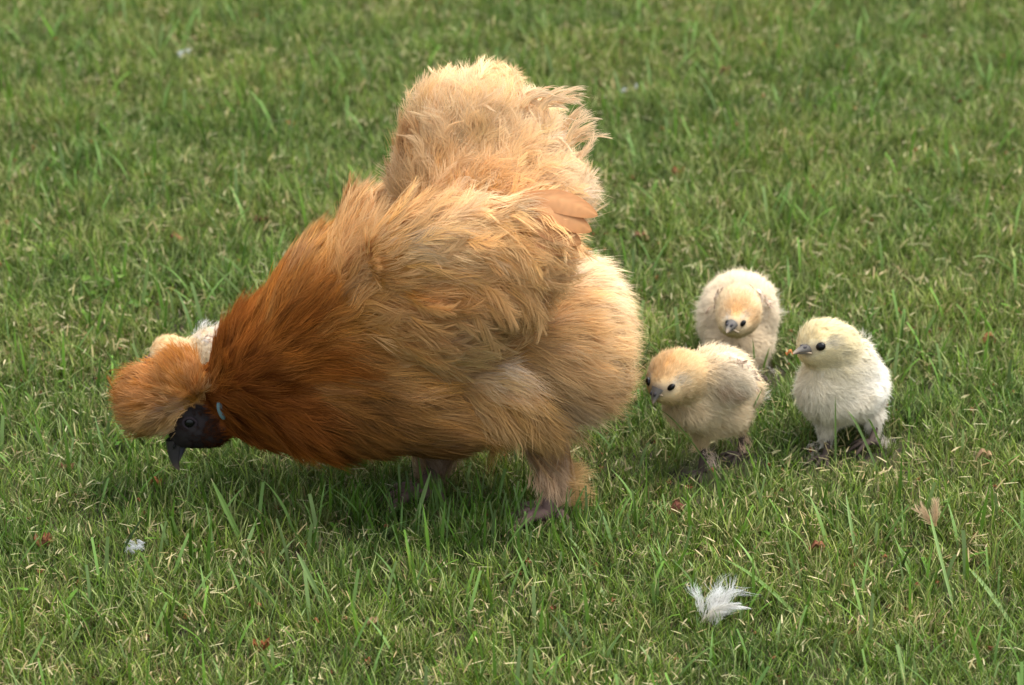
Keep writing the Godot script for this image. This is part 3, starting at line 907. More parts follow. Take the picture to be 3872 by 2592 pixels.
func chicks() -> void:
	var cream := lin(0.76, 0.61, 0.40)
	var white := lin(0.78, 0.72, 0.61)
	var honey := lin(0.60, 0.32, 0.09)
	var beige := lin(0.70, 0.52, 0.29)
	var bark := lin(0.30, 0.16, 0.08)
	var grey := lin(0.30, 0.27, 0.22)
	# the front one, head lowered
	var z := -0.075
	var a := [
		ball(1, Vector3(0.1610, 0.0763, -0.0800), Vector3(0.0272, 0.0245, 0.0252)), ball(1, Vector3(0.1812, 0.0607, -0.0950), Vector3(0.0144, 0.0144, 0.0150)), ball(1, Vector3(0.1423, 0.0682, -0.0600), Vector3(0.0223, 0.0216, 0.0196)), ball(1, Vector3(0.1612, 0.0548, -0.0750), Vector3(0.0231, 0.0197, 0.0210)),
		ball(0, Vector3(0.1265, 0.0961, -0.0450), Vector3(0.0208, 0.0181, 0.0181)), ball(0, Vector3(0.1204, 0.0921, -0.0350), Vector3(0.0147, 0.0127, 0.0141)), ball(0, Vector3(0.1372, 0.0893, -0.0550), Vector3(0.0169, 0.0175, 0.0169)),
		ball(2, Vector3(0.1674, 0.0888, -0.0480), Vector3(0.0175, 0.0155, 0.0061), -20.0), ball(2, Vector3(0.1625, 0.0960, -0.0550), Vector3(0.0155, 0.0121, 0.0067), -20.0),
		limb(4, Vector3(0.1489, 0.0462, -0.0650), Vector3(0.1493, 0.0297, -0.0660), 0.0086, 0.0043), limb(4, Vector3(0.1797, 0.0420, -0.0900), Vector3(0.1808, 0.0315, -0.0920), 0.0079, 0.0043)]
	var quills := []
	for k in 14:
		var s := k / 13.0
		var p: Vector3 = Vector3(0.1693, 0.1109, -0.0500).lerp(Vector3(0.1836, 0.0856, -0.0500), s)
		quills.append([p, Vector3(0.75, -0.35 - s * 0.3, 0.1), Vector3(0.3, 0.35, 0.9), 0.0058])
	var streaks := []
	for k in 9:
		streaks.append([Vector3(0.1620, 0.0888, -0.0422) + Vector3((k % 5) * 0.0042 - 0.004, -(k / 5) * 0.006 - (k % 5) * 0.0012, 0), 0.0026, lin(0.42, 0.26, 0.15), 0.85])
	chick("buff chick in front of the other two, head lowered, brown quills on its wing", {"at": Vector3(0.1590, 0.0000, -0.0735), "prims": a, "fwd": Vector3(-0.62, -0.42, 0.62), "run": Vector3(-0.85, -0.15, 0.5), "head": Vector3(0.1265, 0.0961, -0.0450), "beak": Vector3(0.1115, 0.0929, -0.0238), "tip": Vector3(0.1072, 0.0839, -0.0200),
		"eyes": [Vector3(0.1214, 0.0983, -0.0209), Vector3(0.1055, 0.0964, -0.0345)], "eye_r": 0.0036, "base": [beige, cream, lin(0.77, 0.66, 0.50), white, beige],
		"blobs": [[Vector3(0.1208, 0.1116, -0.0370), 0.012, honey, 0.7], [Vector3(0.1108, 0.1016, -0.0345), 0.008, honey * 0.85, 0.6], [Vector3(0.1183, 0.1124, -0.0417), 0.0030, bark, 0.8], [Vector3(0.1314, 0.1002, -0.0279), 0.004, grey, 0.6], [Vector3(0.1412, 0.1065, -0.0400), 0.014, lin(0.76, 0.56, 0.28), 0.6],
			[Vector3(0.1090, 0.0884, -0.0271), 0.005, grey, 0.55], [Vector3(0.1367, 0.1020, -0.0500), 0.012, honey, 0.35], [Vector3(0.1616, 0.0903, -0.0350), 0.006, lin(0.6, 0.45, 0.3), 0.4]] + streaks,
		"legs": [[Vector3(0.1493, 0.0324, -0.0660), Vector3(0.1485, 0.0060, -0.0598), Vector3(-0.6, 0, 0.8)], [Vector3(0.1807, 0.0334, -0.0920), Vector3(0.1819, 0.0060, -0.0929), Vector3(-0.8, 0, 0.5)]], "quills": quills,
		"tufts": [[Vector3(0.1366, 0.1023, -0.0700), Vector3(-0.2, 0.9, 0), 0.003, 5, lin(0.9, 0.88, 0.84)], [Vector3(0.1620, 0.1034, -0.0800), Vector3(0.1, 0.9, 0), 0.004, 6, white], [Vector3(0.1936, 0.0603, -0.1000), Vector3(0.8, 0.4, 0), 0.005, 14, white], [Vector3(0.1551, 0.0189, -0.0600), Vector3(0.5, -0.5, 0.5), 0.003, 5, lin(0.6, 0.45, 0.36)], [Vector3(0.1823, 0.0209, -0.0900), Vector3(0.3, -0.8, 0.2), 0.003, 8, lin(0.55, 0.38, 0.26)]]})
	# the whitest one, head up
	var b := [
		ball(1, Vector3(0.2632, 0.0526, -0.1200), Vector3(0.0310, 0.0234, 0.0276)), ball(1, Vector3(0.2799, 0.0461, -0.1350), Vector3(0.0201, 0.0249, 0.0222)), ball(1, Vector3(0.2479, 0.0561, -0.1050), Vector3(0.0192, 0.0219, 0.0192)), ball(1, Vector3(0.2625, 0.0488, -0.1100), Vector3(0.0247, 0.0151, 0.0213)), ball(1, Vector3(0.2650, 0.0710, -0.1200), Vector3(0.0227, 0.0227, 0.0207)),
		ball(0, Vector3(0.2476, 0.0933, -0.1050), Vector3(0.0175, 0.0161, 0.0165)), ball(0, Vector3(0.2445, 0.1005, -0.1050), Vector3(0.0165, 0.0123, 0.0158)), ball(0, Vector3(0.2575, 0.0900, -0.1100), Vector3(0.0172, 0.0172, 0.0165)), ball(1, Vector3(0.2547, 0.0710, -0.1100), Vector3(0.0206, 0.0206, 0.0192)), ball(0, Vector3(0.2370, 0.0924, -0.1020), Vector3(0.0103, 0.0082, 0.0089)),
		limb(4, Vector3(0.2514, 0.0273, -0.1050), Vector3(0.2512, 0.0157, -0.1050), 0.0079, 0.0043), limb(4, Vector3(0.2888, 0.0260, -0.1200), Vector3(0.2907, 0.0180, -0.1180), 0.0073, 0.0040)]
	chick("creamy white chick standing tallest at right with a crumb at its beak", {"at": Vector3(0.2658, 0.0000, -0.1053), "prims": b, "fwd": Vector3(-0.92, -0.12, 0.36), "run": Vector3(-0.6, 0.1, 0.55), "head": Vector3(0.2475, 0.0941, -0.1050), "beak": Vector3(0.2305, 0.0973, -0.0920), "tip": Vector3(0.2196, 0.0994, -0.0840),
		"eyes": [Vector3(0.2425, 0.1027, -0.0890), Vector3(0.2420, 0.0877, -0.1270)], "eye_h": 0.85, "eye_r": 0.0040, "base": [lin(0.74, 0.64, 0.40), lin(0.76, 0.69, 0.55), white, white, white],
		"blobs": [[Vector3(0.2519, 0.1039, -0.0915), 0.004, grey, 0.55], [Vector3(0.2566, 0.0958, -0.0945), 0.004, grey, 0.5], [Vector3(0.2360, 0.1011, -0.0935), 0.005, lin(0.4, 0.3, 0.18), 0.5], [Vector3(0.2835, 0.0572, -0.1150), 0.022, lin(0.90, 0.88, 0.84), 0.9], [Vector3(0.2430, 0.1102, -0.0900), 0.013, lin(0.82, 0.70, 0.42), 0.6], [Vector3(0.2794, 0.0573, -0.0900), 0.005, lin(0.55, 0.46, 0.3), 0.6]],
		"legs": [[Vector3(0.2511, 0.0176, -0.1050), Vector3(0.2491, 0.0060, -0.0881), Vector3(-0.5, 0, 0.85)], [Vector3(0.2906, 0.0203, -0.1180), Vector3(0.2864, 0.0134, -0.1000), Vector3(-0.9, -0.2, 0.1)]],
		"tufts": [[Vector3(0.2823, 0.0817, -0.1500), Vector3(0.2, 0.9, -0.1), 0.003, 8, white], [Vector3(0.2442, 0.0045, -0.1000), Vector3(-0.8, -0.2, 0.3), 0.003, 8, lin(0.62, 0.54, 0.46)], [Vector3(0.2971, 0.0089, -0.1150), Vector3(0.3, -0.9, 0), 0.003, 8, lin(0.66, 0.58, 0.5)]]})
	# the one behind, facing the camera
	var c := [
		ball(1, Vector3(0.1917, 0.0438, -0.2900), Vector3(0.0277, 0.0277, 0.0255)), ball(1, Vector3(0.1913, 0.0262, -0.2750), Vector3(0.0261, 0.0210, 0.0225)), ball(1, Vector3(0.1920, 0.0536, -0.3000), Vector3(0.0227, 0.0175, 0.0219)), ball(1, Vector3(0.1948, 0.0183, -0.2700), Vector3(0.0181, 0.0145, 0.0181)),
		ball(0, Vector3(0.1878, 0.0649, -0.2350), Vector3(0.0172, 0.0165, 0.0158)), ball(0, Vector3(0.1835, 0.0627, -0.2220), Vector3(0.0121, 0.0100, 0.0114)), ball(0, Vector3(0.1886, 0.0671, -0.2500), Vector3(0.0165, 0.0144, 0.0158)),
		ball(2, Vector3(0.2125, 0.0512, -0.2850), Vector3(0.0058, 0.0182, 0.0160), 15.0), ball(2, Vector3(0.1688, 0.0460, -0.2850), Vector3(0.0051, 0.0167, 0.0146), -15.0),
		limb(4, Vector3(0.2035, 0.0100, -0.2750), Vector3(0.2067, 0.0019, -0.2750), 0.0066, 0.0040), limb(4, Vector3(0.1769, 0.0100, -0.2750), Vector3(0.1772, -0.0001, -0.2750), 0.0066, 0.0040)]
	var q3 := []
	for k in 12:
		var s := k / 11.0
		q3.append([Vector3(0.2063, 0.0857, -0.2620).lerp(Vector3(0.2197, 0.0642, -0.2660), s) + Vector3(-0.001, 0.002, 0.0) + Vector3(rng.randfn(0, 0.001), rng.randfn(0, 0.001), 0.001), Vector3(0.4, -0.6, 0.1), Vector3(0.4, 0.5, 0.75), 0.006])
	for k in 6:
		q3.append([Vector3(0.1737, 0.0818, -0.2620).lerp(Vector3(0.1635, 0.0602, -0.2660), k / 5.0), Vector3(-0.4, -0.7, 0.1), Vector3(-0.4, 0.5, 0.75), 0.005])
	chick("chick behind the other two, facing forward with an orange freckled crown", {"at": Vector3(0.1914, 0.0000, -0.2658), "prims": c, "fwd": Vector3(-0.28, -0.35, 0.9), "run": Vector3(-0.05, 0.1, 1.0), "head": Vector3(0.1878, 0.0649, -0.2350), "beak": Vector3(0.1799, 0.0650, -0.2114), "tip": Vector3(0.1755, 0.0640, -0.2030),
		"eyes": [Vector3(0.1889, 0.0682, -0.2122), Vector3(0.1764, 0.0677, -0.2133)], "eye_r": 0.0033, "base": [beige.lerp(cream, 0.6), lin(0.76, 0.63, 0.45), lin(0.74, 0.63, 0.48), white, white * 0.9],
		"blobs": [[Vector3(0.1875, 0.0751, -0.2226), 0.010, honey, 0.75], [Vector3(0.1804, 0.0729, -0.2230), 0.006, honey, 0.6], [Vector3(0.1840, 0.0737, -0.2366), 0.0027, bark, 0.8], [Vector3(0.1906, 0.0763, -0.2379), 0.0027, bark, 0.85], [Vector3(0.1813, 0.0767, -0.2405), 0.0026, bark, 0.75], [Vector3(0.1987, 0.0704, -0.2379), 0.0026, bark, 0.75],
			[Vector3(0.1775, 0.0672, -0.2135), 0.004, grey, 0.6], [Vector3(0.1985, 0.0678, -0.2230), 0.005, honey * 0.8, 0.6], [Vector3(0.1881, 0.0869, -0.2500), 0.014, lin(0.8, 0.62, 0.36), 0.5]],
		"legs": [[Vector3(0.2066, 0.0039, -0.2750), Vector3(0.2067, 0.0060, -0.2438), Vector3(0, 0, 1)], [Vector3(0.1771, 0.0015, -0.2750), Vector3(0.1752, 0.0060, -0.2421), Vector3(-0.2, 0, 1)]], "quills": q3,
		"tufts": [[Vector3(0.2168, 0.0560, -0.2850), Vector3(0.8, 0.5, 0), 0.005, 10, white], [Vector3(0.1654, 0.0500, -0.2850), Vector3(-0.9, 0.1, 0), 0.005, 10, lin(0.8, 0.7, 0.56)], [Vector3(0.2100, 0.0042, -0.2700), Vector3(0.4, -0.6, 0.3), 0.004, 10, lin(0.8, 0.72, 0.6)]]})
	# half hidden behind the hen's crest
	var d := [ball(1, Vector3(-0.2361, 0.0663, -0.1500), Vector3(0.0265, 0.0202, 0.0216)), ball(1, Vector3(-0.2220, 0.0682, -0.1500), Vector3(0.0195, 0.0188, 0.0195)), ball(0, Vector3(-0.2773, 0.0674, -0.1500), Vector3(0.0146, 0.0132, 0.0139)), ball(1, Vector3(-0.2611, 0.0585, -0.1500), Vector3(0.0167, 0.0153, 0.0167)), limb(4, Vector3(-0.2369, 0.0450, -0.1500), Vector3(-0.2375, 0.0275, -0.1500), 0.0086, 0.0043), limb(4, Vector3(-0.2276, 0.0381, -0.1650), Vector3(-0.2281, 0.0224, -0.1650), 0.0086, 0.0043)]
	var q4 := []
	for k in 5:
		q4.append([Vector3(-0.2488, 0.0902, -0.1350) + Vector3(k * 0.0022, (k % 2) * 0.002, 0.001), Vector3(0.8, 0.2, 0.2), Vector3(0, 0.6, 0.8), 0.005])
	chick("chick mostly hidden behind the hen's crest, only back and crown showing", {"at": Vector3(-0.2446, 0.0000, -0.1377), "prims": d, "fwd": Vector3(-0.9, -0.4, 0.1), "run": Vector3(-1.0, 0, 0), "head": Vector3(-0.2773, 0.0674, -0.1500), "beak": Vector3(-0.2908, 0.0624, -0.1500), "tip": Vector3(-0.2981, 0.0566, -0.1500),
		"eyes": [Vector3(-0.2813, 0.0724, -0.1390), Vector3(-0.2838, 0.0625, -0.1610)], "eye_r": 0.0032, "base": [lin(0.80, 0.60, 0.34), cream, white, white, beige], "blobs": [[Vector3(-0.2451, 0.0880, -0.1400), 0.008, lin(0.85, 0.82, 0.76), 0.7]], "legs": [[Vector3(-0.2374, 0.0294, -0.1500), Vector3(-0.2369, 0.0060, -0.1334), Vector3(-1, 0, 0.2)], [Vector3(-0.2281, 0.0244, -0.1650), Vector3(-0.2265, 0.0060, -0.1457), Vector3(-1, 0, 0.2)]], "quills": q4, "count": 2400,
		"tufts": [[Vector3(-0.2460, 0.0855, -0.1500), Vector3(0.2, 0.9, 0), 0.004, 16, lin(0.88, 0.86, 0.82)], [Vector3(-0.2389, 0.0882, -0.1500), Vector3(0.6, 0.7, 0), 0.003, 8, lin(0.88, 0.86, 0.82)]]})


# ---------------------------------------------------------------- lawn
func blade(b: Buf, base: Vector3, az: float, len: float, wide: float, lean: float, curl: float, c0: Color, c1: Color, segs := 3, tip := 0.1) -> void:
	var out := Vector3(cos(az), 0, sin(az))
	var side := Vector3(-sin(az), 0, cos(az)).rotated(UP, rng.randf_range(-0.7, 0.7))
	var at := base
	var first := b.v.size()
	for k in segs + 1:
		var s := float(k) / segs
		var a := lean + curl * s
		var half := wide * 0.5 * (0.7 + 0.3 * minf(1.0, s * 3.0)) * (1.0 if s < 0.5 else lerpf(1.0, tip, (s - 0.5) / 0.5))
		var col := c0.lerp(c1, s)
		var dir := out * sin(a) + UP * cos(a)
		var n := side.cross(dir)
		b.v.append(at - side * half)
		b.v.append(at + side * half)
		b.n.append(n)
		b.n.append(n)
		b.c.append(col)
		b.c.append(col)
		if k:
			var q := first + k * 2
			b.i.append_array([q - 2, q - 1, q, q - 1, q + 1, q])
		at += dir * len / segs


func spread(called: String, meshes: Array, places: Array, m: Material, kind := "stuff") -> void:
	for k in meshes.size():
		var mm := MultiMesh.new()
		mm.transform_format = MultiMesh.TRANSFORM_3D
		mm.use_colors = true
		mm.mesh = meshes[k]
		var mine := []
		for j in range(k, places.size(), meshes.size()):
			mine.append(places[j])
		mm.instance_count = mine.size()
		for j in mine.size():
			mm.set_instance_transform(j, mine[j][0])
			mm.set_instance_color(j, mine[j][1])
		var o := MultiMeshInstance3D.new()
		o.name = called
		o.multimesh = mm
		o.material_override = m
		o.set_meta("kind", kind)
		add_child(o, true)


func tint(p: Vector3, amount := 1.0) -> Color:
	var a := patch.get_noise_2d(p.x * 3.0, p.z * 3.0)
	var b := patch.get_noise_2d(p.x * 14.0 + 50.0, p.z * 14.0)
	var dry := clampf(a * 0.7 + b * 0.6, -0.8, 0.8) * amount
	var l := 1.0 + rng.randfn(0.0, 0.25) + 0.3 * b + 0.15 * a
	return Color((1.0 + 0.28 * dry) * l, (1.0 + 0.04 * dry) * l, (1.0 + 0.12 * dry) * l)


func lawn() -> void:
	var greens := [lin(0.055, 0.100, 0.011), lin(0.094, 0.154, 0.018), lin(0.140, 0.196, 0.032), lin(0.235, 0.268, 0.095), lin(0.082, 0.138, 0.034)]
	var straw := [lin(0.30, 0.25, 0.11), lin(0.23, 0.17, 0.08), lin(0.36, 0.32, 0.18), lin(0.21, 0.23, 0.07)]
	var tufts := []
	for k in 10:
		var b := Buf.new()
		for j in 11:
			var g: Color = greens[rng.randi() % 5]
			var dead := rng.randf() < 0.12
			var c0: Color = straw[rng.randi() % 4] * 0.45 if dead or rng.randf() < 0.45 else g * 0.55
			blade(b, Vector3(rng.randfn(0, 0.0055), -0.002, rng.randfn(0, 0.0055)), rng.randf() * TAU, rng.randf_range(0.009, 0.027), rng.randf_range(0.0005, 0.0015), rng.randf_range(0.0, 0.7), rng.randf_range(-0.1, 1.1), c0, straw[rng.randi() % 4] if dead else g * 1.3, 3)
		tufts.append(b.mesh(Vector3.ZERO, true))
	var places := []
	while places.size() < 120000:
		var p := Vector3(rng.randf_range(-1.0, 1.0), 0, rng.randf_range(-2.0, 0.6))
		var keep := 0.8 + 0.5 * patch.get_noise_2d(p.x * 22.0 + 9.0, p.z * 22.0)
		if rng.randf() > keep:
			continue
		var worn := 0.0
		for f in [Vector3(0.1487, 0.0000, -0.0618), Vector3(0.1810, 0.0000, -0.0933), Vector3(0.2504, 0.0000, -0.0893), Vector3(0.2860, 0.0000, -0.0973), Vector3(0.2081, 0.0000, -0.2394)]:
			worn = maxf(worn, 1.0 - (p - f).length() / 0.05)
		if rng.randf() < worn * 0.85:
			continue
		var s := rng.randf_range(0.75, 1.25) * (1.0 + 0.35 * patch.get_noise_2d(p.x * 9.0, p.z * 9.0 + 77.0))
		s *= 1.0 - 0.4 * worn
		places.append([Transform3D(Basis(UP, rng.randf() * TAU).scaled(Vector3(s, s * rng.randf_range(0.8, 1.2), s)), p), tint(p)])
	while places.size() < 150000:
		var p := Vector3(rng.randf_range(-3.0, 3.0), 0, rng.randf_range(-5.0, 1.6))
		if absf(p.x) < 1.0 and p.z > -2.0 and p.z < 0.6:
			continue
		var s := rng.randf_range(1.1, 1.9)
		places.append([Transform3D(Basis(UP, rng.randf() * TAU).scaled(Vector3(s * 1.3, s, s * 1.3)), p), tint(p)])
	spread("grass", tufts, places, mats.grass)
	# broad blades that stand above the sward
	var broad := []
	for k in 12:
		var b := Buf.new()
		var g: Color = [lin(0.095, 0.185, 0.025), lin(0.13, 0.22, 0.055), lin(0.08, 0.165, 0.02), lin(0.17, 0.245, 0.085)][k % 4]
		blade(b, Vector3.ZERO, rng.randf() * TAU, rng.randf_range(0.026, 0.052), rng.randf_range(0.0016, 0.0036), rng.randf_range(0.1, 0.8), rng.randf_range(0.0, 1.1), g * 0.85, g, 6, 0.15 if k % 3 else 0.8)
		broad.append(b.mesh(Vector3.ZERO, true))
	places = []
	for k in 14000:

		var p := Vector3(rng.randf_range(-1.0, 1.0), 0, rng.randf_range(-2.0, 0.6))
		if patch.get_noise_2d(p.x * 6.0 + 31.0, p.z * 6.0) < rng.randf_range(-0.5, 0.35) or absf(p.x - 0.19) < 0.09 and absf(p.z + 0.06) < 0.055:
			continue
		var s := rng.randf_range(0.65, 1.1)
		places.append([Transform3D(Basis(UP, rng.randf() * TAU).scaled(Vector3(s, s, s)), p), tint(p, 0.5)])
	for k in 1000:
		var p := Vector3(rng.randf_range(-0.6, 0.6), 0, rng.randf_range(0.02, 0.4))
		if patch.get_noise_2d(p.x * 9.0, p.z * 9.0 + 12.0) < rng.randf_range(-0.4, 0.4):
			continue
		var s := rng.randf_range(0.7, 1.25)
		places.append([Transform3D(Basis(UP, rng.randf() * TAU).scaled(Vector3(s * 0.8, s, s * 0.8)), p), tint(p, 0.5)])
	for spot in [[Vector3(0.0282, 0.0000, 0.0141), 0.075, 260], [Vector3(-0.0715, 0.0000, -0.0082), 0.085, 300]]:
		for k in int(spot[2]):
			var p: Vector3 = spot[0] + Vector3(rng.randfn(0, spot[1] * 0.7), 0, absf(rng.randfn(0, 0.03)))
			var s := rng.randf_range(0.55, 1.0)
			places.append([Transform3D(Basis(UP, rng.randf() * TAU).scaled(Vector3(s * 0.7, s, s * 0.7)), p), tint(p, 0.5) * 0.95])
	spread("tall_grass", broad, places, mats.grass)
	# the longest blades, some in front of the birds
	var long := Buf.new()
	for e in [[Vector3(-0.2014, 0.0000, 0.0629), Vector3(-0.2288, 0.0453, 0.0300), 0.0058, 0.1], [Vector3(-0.2050, 0.0000, 0.0898), Vector3(-0.1930, 0.0220, 0.0500), 0.0042, -0.1], [Vector3(-0.1644, 0.0000, 0.1663), Vector3(-0.2003, 0.0362, 0.1600), 0.0060, 0.15], [Vector3(-0.1361, 0.0000, 0.1583), Vector3(-0.1579, 0.0401, 0.1400), 0.0052, 0.2], [Vector3(-0.0771, 0.0000, 0.0362), Vector3(-0.0617, 0.0516, 0.0300), 0.0044, -0.2], [Vector3(-0.0457, 0.0000, 0.0178), Vector3(-0.0605, 0.0491, 0.0400), 0.0034, 0.05],
			[Vector3(0.0113, 0.0000, 0.0398), Vector3(0.0239, 0.0360, 0.0300), 0.0026, 0.0], [Vector3(0.0468, 0.0000, 0.0104), Vector3(0.0602, 0.0323, 0.0300), 0.0020, -0.3], [Vector3(0.1650, 0.0000, -0.0440), Vector3(0.1065, 0.0817, -0.0200), 0.0022, 0.35], [Vector3(0.2571, 0.0000, -0.0775), Vector3(0.2524, 0.0731, -0.0600), 0.0030, 0.0], [Vector3(0.2913, 0.0000, -0.0618), Vector3(0.2632, 0.0552, -0.0700), 0.0028, 0.4], [Vector3(0.3003, 0.0000, -0.0657), Vector3(0.2785, 0.0524, -0.0600), 0.0022, 0.5],
			[Vector3(0.1832, 0.0000, -0.1296), Vector3(0.1940, 0.0887, -0.0400), 0.0026, -0.1], [Vector3(0.2087, 0.0000, -0.2481), Vector3(0.2143, 0.0394, -0.2300), 0.0026, 0.05], [Vector3(0.2054, 0.0000, -0.2658), Vector3(0.1988, 0.0506, -0.2200), 0.0024, 0.0], [Vector3(0.2149, 0.0000, 0.1847), Vector3(0.1527, 0.0145, 0.1000), 0.0044, 0.2], [Vector3(0.1646, 0.0000, 0.1782), Vector3(0.1575, 0.0236, 0.1700), 0.0044, 0.0], [Vector3(0.1674, 0.0000, 0.1847), Vector3(0.1655, 0.0225, 0.1800), 0.0060, 0.0],
			[Vector3(0.3680, 0.0000, 0.2107), Vector3(0.3369, 0.0090, 0.1000), 0.0052, 0.15], [Vector3(0.3012, 0.0000, 0.1482), Vector3(0.2862, 0.0225, 0.0800), 0.0030, 0.1], [Vector3(0.2860, 0.0000, 0.1549), Vector3(0.2546, 0.0119, 0.0900), 0.0028, 0.1], [Vector3(0.2600, 0.0000, 0.0898), Vector3(0.2531, 0.0392, 0.0400), 0.0036, 0.1], [Vector3(0.3240, 0.0000, 0.1716), Vector3(0.3113, 0.0445, 0.0800), 0.0034, 0.25], [Vector3(0.1978, 0.0000, 0.0178), Vector3(0.1830, 0.0422, 0.0200), 0.0030, 0.1],
			[Vector3(-0.3257, 0.0000, -0.3859), Vector3(-0.3066, 0.0896, -0.3000), 0.0050, -0.1], [Vector3(-0.3168, 0.0000, -0.2220), Vector3(-0.3312, 0.0586, -0.1800), 0.0036, 0.1], [Vector3(-0.3624, 0.0000, -0.4247), Vector3(-0.3635, 0.0810, -0.3500), 0.0040, 0.1], [Vector3(-0.2224, 0.0000, -0.3859), Vector3(-0.2582, 0.0856, -0.3000), 0.0036, 0.1], [Vector3(-0.3634, 0.0000, -0.0120), Vector3(-0.3692, 0.0644, 0.0200), 0.0032, 0.1], [Vector3(-0.2862, 0.0000, -0.0735), Vector3(-0.2864, 0.0392, -0.0400), 0.0028, 0.1],
			[Vector3(-0.0097, 0.0000, -1.0546), Vector3(0.0005, 0.0430, -1.0000), 0.0060, 0.1], [Vector3(-0.0744, 0.0000, -1.0685), Vector3(-0.0885, 0.0478, -1.0000), 0.0060, 0.1], [Vector3(0.4561, 0.0000, -0.4644), Vector3(0.4025, 0.0480, -0.4000), 0.0060, 0.2], [Vector3(0.0893, 0.0000, -0.1793), Vector3(0.1124, 0.0605, -0.1500), 0.0036, 0.0], [Vector3(0.1043, 0.0000, 0.0030), Vector3(0.1028, 0.0585, 0.0000), 0.0018, 0.0], [Vector3(0.3758, 0.0000, -0.4644), Vector3(0.3529, 0.0522, -0.4200), 0.004, 0.1]]:
		var a: Vector3 = e[0]
		var z: Vector3 = e[1]
		var mid := a.lerp(z, 0.5) + UP * (z - a).length() * float(absf(e[3])) + Vector3(-0.3 * e[3], 0, 0.0) * (z - a).length()
		var g := lin(0.11, 0.20, 0.03).lerp(lin(0.19, 0.27, 0.10), rng.randf())
		var first := long.v.size()
		var flat := Vector3(rng.randf_range(0.75, 1.0), rng.randf_range(-0.2, 0.2), rng.randf_range(-0.5, 0.5))
		for k in 11:
			var s := k / 10.0
			var c := a.lerp(mid, s).lerp(mid.lerp(z, s), s)
			var t := (mid - a).lerp(z - mid, s).normalized()
			var side := (flat - t * flat.dot(t)).normalized()
			var half: float = e[2] * 0.4 * (0.75 + 0.5 * s * (1.0 - s)) * (1.0 if s < 0.55 else lerpf(1.0, 0.12, pow((s - 0.55) / 0.45, 1.5)))
			for u in [-1.0, 0.0, 1.0]:
				long.v.append(c + side * half * u - side.cross(t) * half * 0.3 * (1.0 - absf(u)))
				long.n.append(UP)
				long.c.append(g.lerp(lin(0.36, 0.30, 0.17), smoothstep(0.9, 1.0, s)) * (0.9 if u == 0.0 else 1.0))
			if k:
				var q := first + k * 3
				long.i.append_array([q - 3, q - 2, q, q - 2, q + 1, q, q - 2, q - 1, q + 1, q - 1, q + 2, q + 1])
	put("tall_grass", long, mats.grass, self, true).set_meta("kind", "stuff")
	# dead clippings lying in the sward
	var dry := []
	for k in 6:
		var b := Buf.new()
		for j in 3:
			blade(b, Vector3(rng.randfn(0, 0.006), rng.randf_range(0.003, 0.016), rng.randfn(0, 0.006)), rng.randf() * TAU, rng.randf_range(0.004, 0.012), rng.randf_range(0.0006, 0.0015), rng.randf_range(0.7, 1.7), rng.randf_range(-0.5, 0.7), straw[rng.randi() % 4], straw[rng.randi() % 3], 3, 0.5)
		dry.append(b.mesh(Vector3.ZERO, true))
	places = []
	for k in 22000:
		var p := Vector3(rng.randf_range(-1.0, 1.0), 0, rng.randf_range(-2.0, 0.6))
		places.append([Transform3D(Basis(UP, rng.randf() * TAU), p), tint(p)])
	spread("grass_clippings", dry, places, mats.grass)
	# clover among the grass at the left
	var leafy := []
	for k in 3:
		var b := Buf.new()
		var tone: Color = [lin(0.10, 0.19, 0.02), lin(0.13, 0.22, 0.035), lin(0.08, 0.16, 0.02)][k]
		tube(b, [Vector3.ZERO, Vector3(0.001, 0.012, 0), Vector3(0, 0.022, 0.001)], [0.0006, 0.0005, 0.0005], tone, 5)
		for j in 3:
			var a := TAU * j / 3.0
			var d := Vector3(cos(a), 0.15, sin(a))
			var side := d.cross(UP).normalized()
			var first := b.v.size()
			b.v.append(Vector3(0, 0.022, 0.001))
			for q in 9:
				var e := PI * (q / 8.0 - 0.5)
				b.v.append(Vector3(0, 0.022, 0.001) + d * (0.0045 + 0.004 * cos(e) - (0.0008 if q == 4 else 0.0)) * (0.35 + 0.65 * cos(e)) + side * sin(e) * 0.0042 + UP * absf(sin(e)) * 0.0012)
			for q in 10:
				b.n.append(UP)
				b.c.append(tone * (1.25 if q == 0 else 1.0))
			for q in 8:
				b.i.append_array([first, first + q + 1, first + q + 2])
		leafy.append(b.mesh(Vector3.ZERO, true))
	places = []
	for spot in [[Vector3(-0.3537, 0.0000, -0.4149), 14], [Vector3(-0.3175, 0.0000, -0.4003), 8], [Vector3(-0.3946, 0.0000, -0.4846), 5]]:
		for k in int(spot[1]):
			var p: Vector3 = spot[0] + Vector3(rng.randfn(0, 0.02), 0, rng.randfn(0, 0.03))
			places.append([Transform3D(Basis(UP, rng.randf() * TAU).rotated(Vector3(1, 0, 0), rng.randf_range(-0.1, 0.5)).scaled(Vector3(0.55, 0.75, 0.55) * rng.randf_range(0.7, 1.15)), p), tint(p, 0.3) * 0.7])
	spread("clover", leafy, places, mats.grass)
	# brown crumbs of leaf and earth
	var crumbs := []
	for k in 4:
		var b := Buf.new()
		crumple(b, Vector3.ZERO, 0.0032, lin(0.15, 0.065, 0.03))
		crumbs.append(b.mesh(Vector3.ZERO, true))
	places = []
	for k in 3200:
		var p := Vector3(rng.randf_range(-1.0, 1.0), rng.randf_range(0.004, 0.014), rng.randf_range(-2.0, 0.6))
		var s := rng.randf_range(0.3, 1.0)
		places.append([Transform3D(Basis.from_euler(Vector3(rng.randf() * 6.0, rng.randf() * 6.0, 0)).scaled(Vector3(s, s, s)), p), Color(1, 1, 1) * rng.randf_range(0.6, 1.5)])
	spread("leaf_litter", crumbs, places, mats.skin)


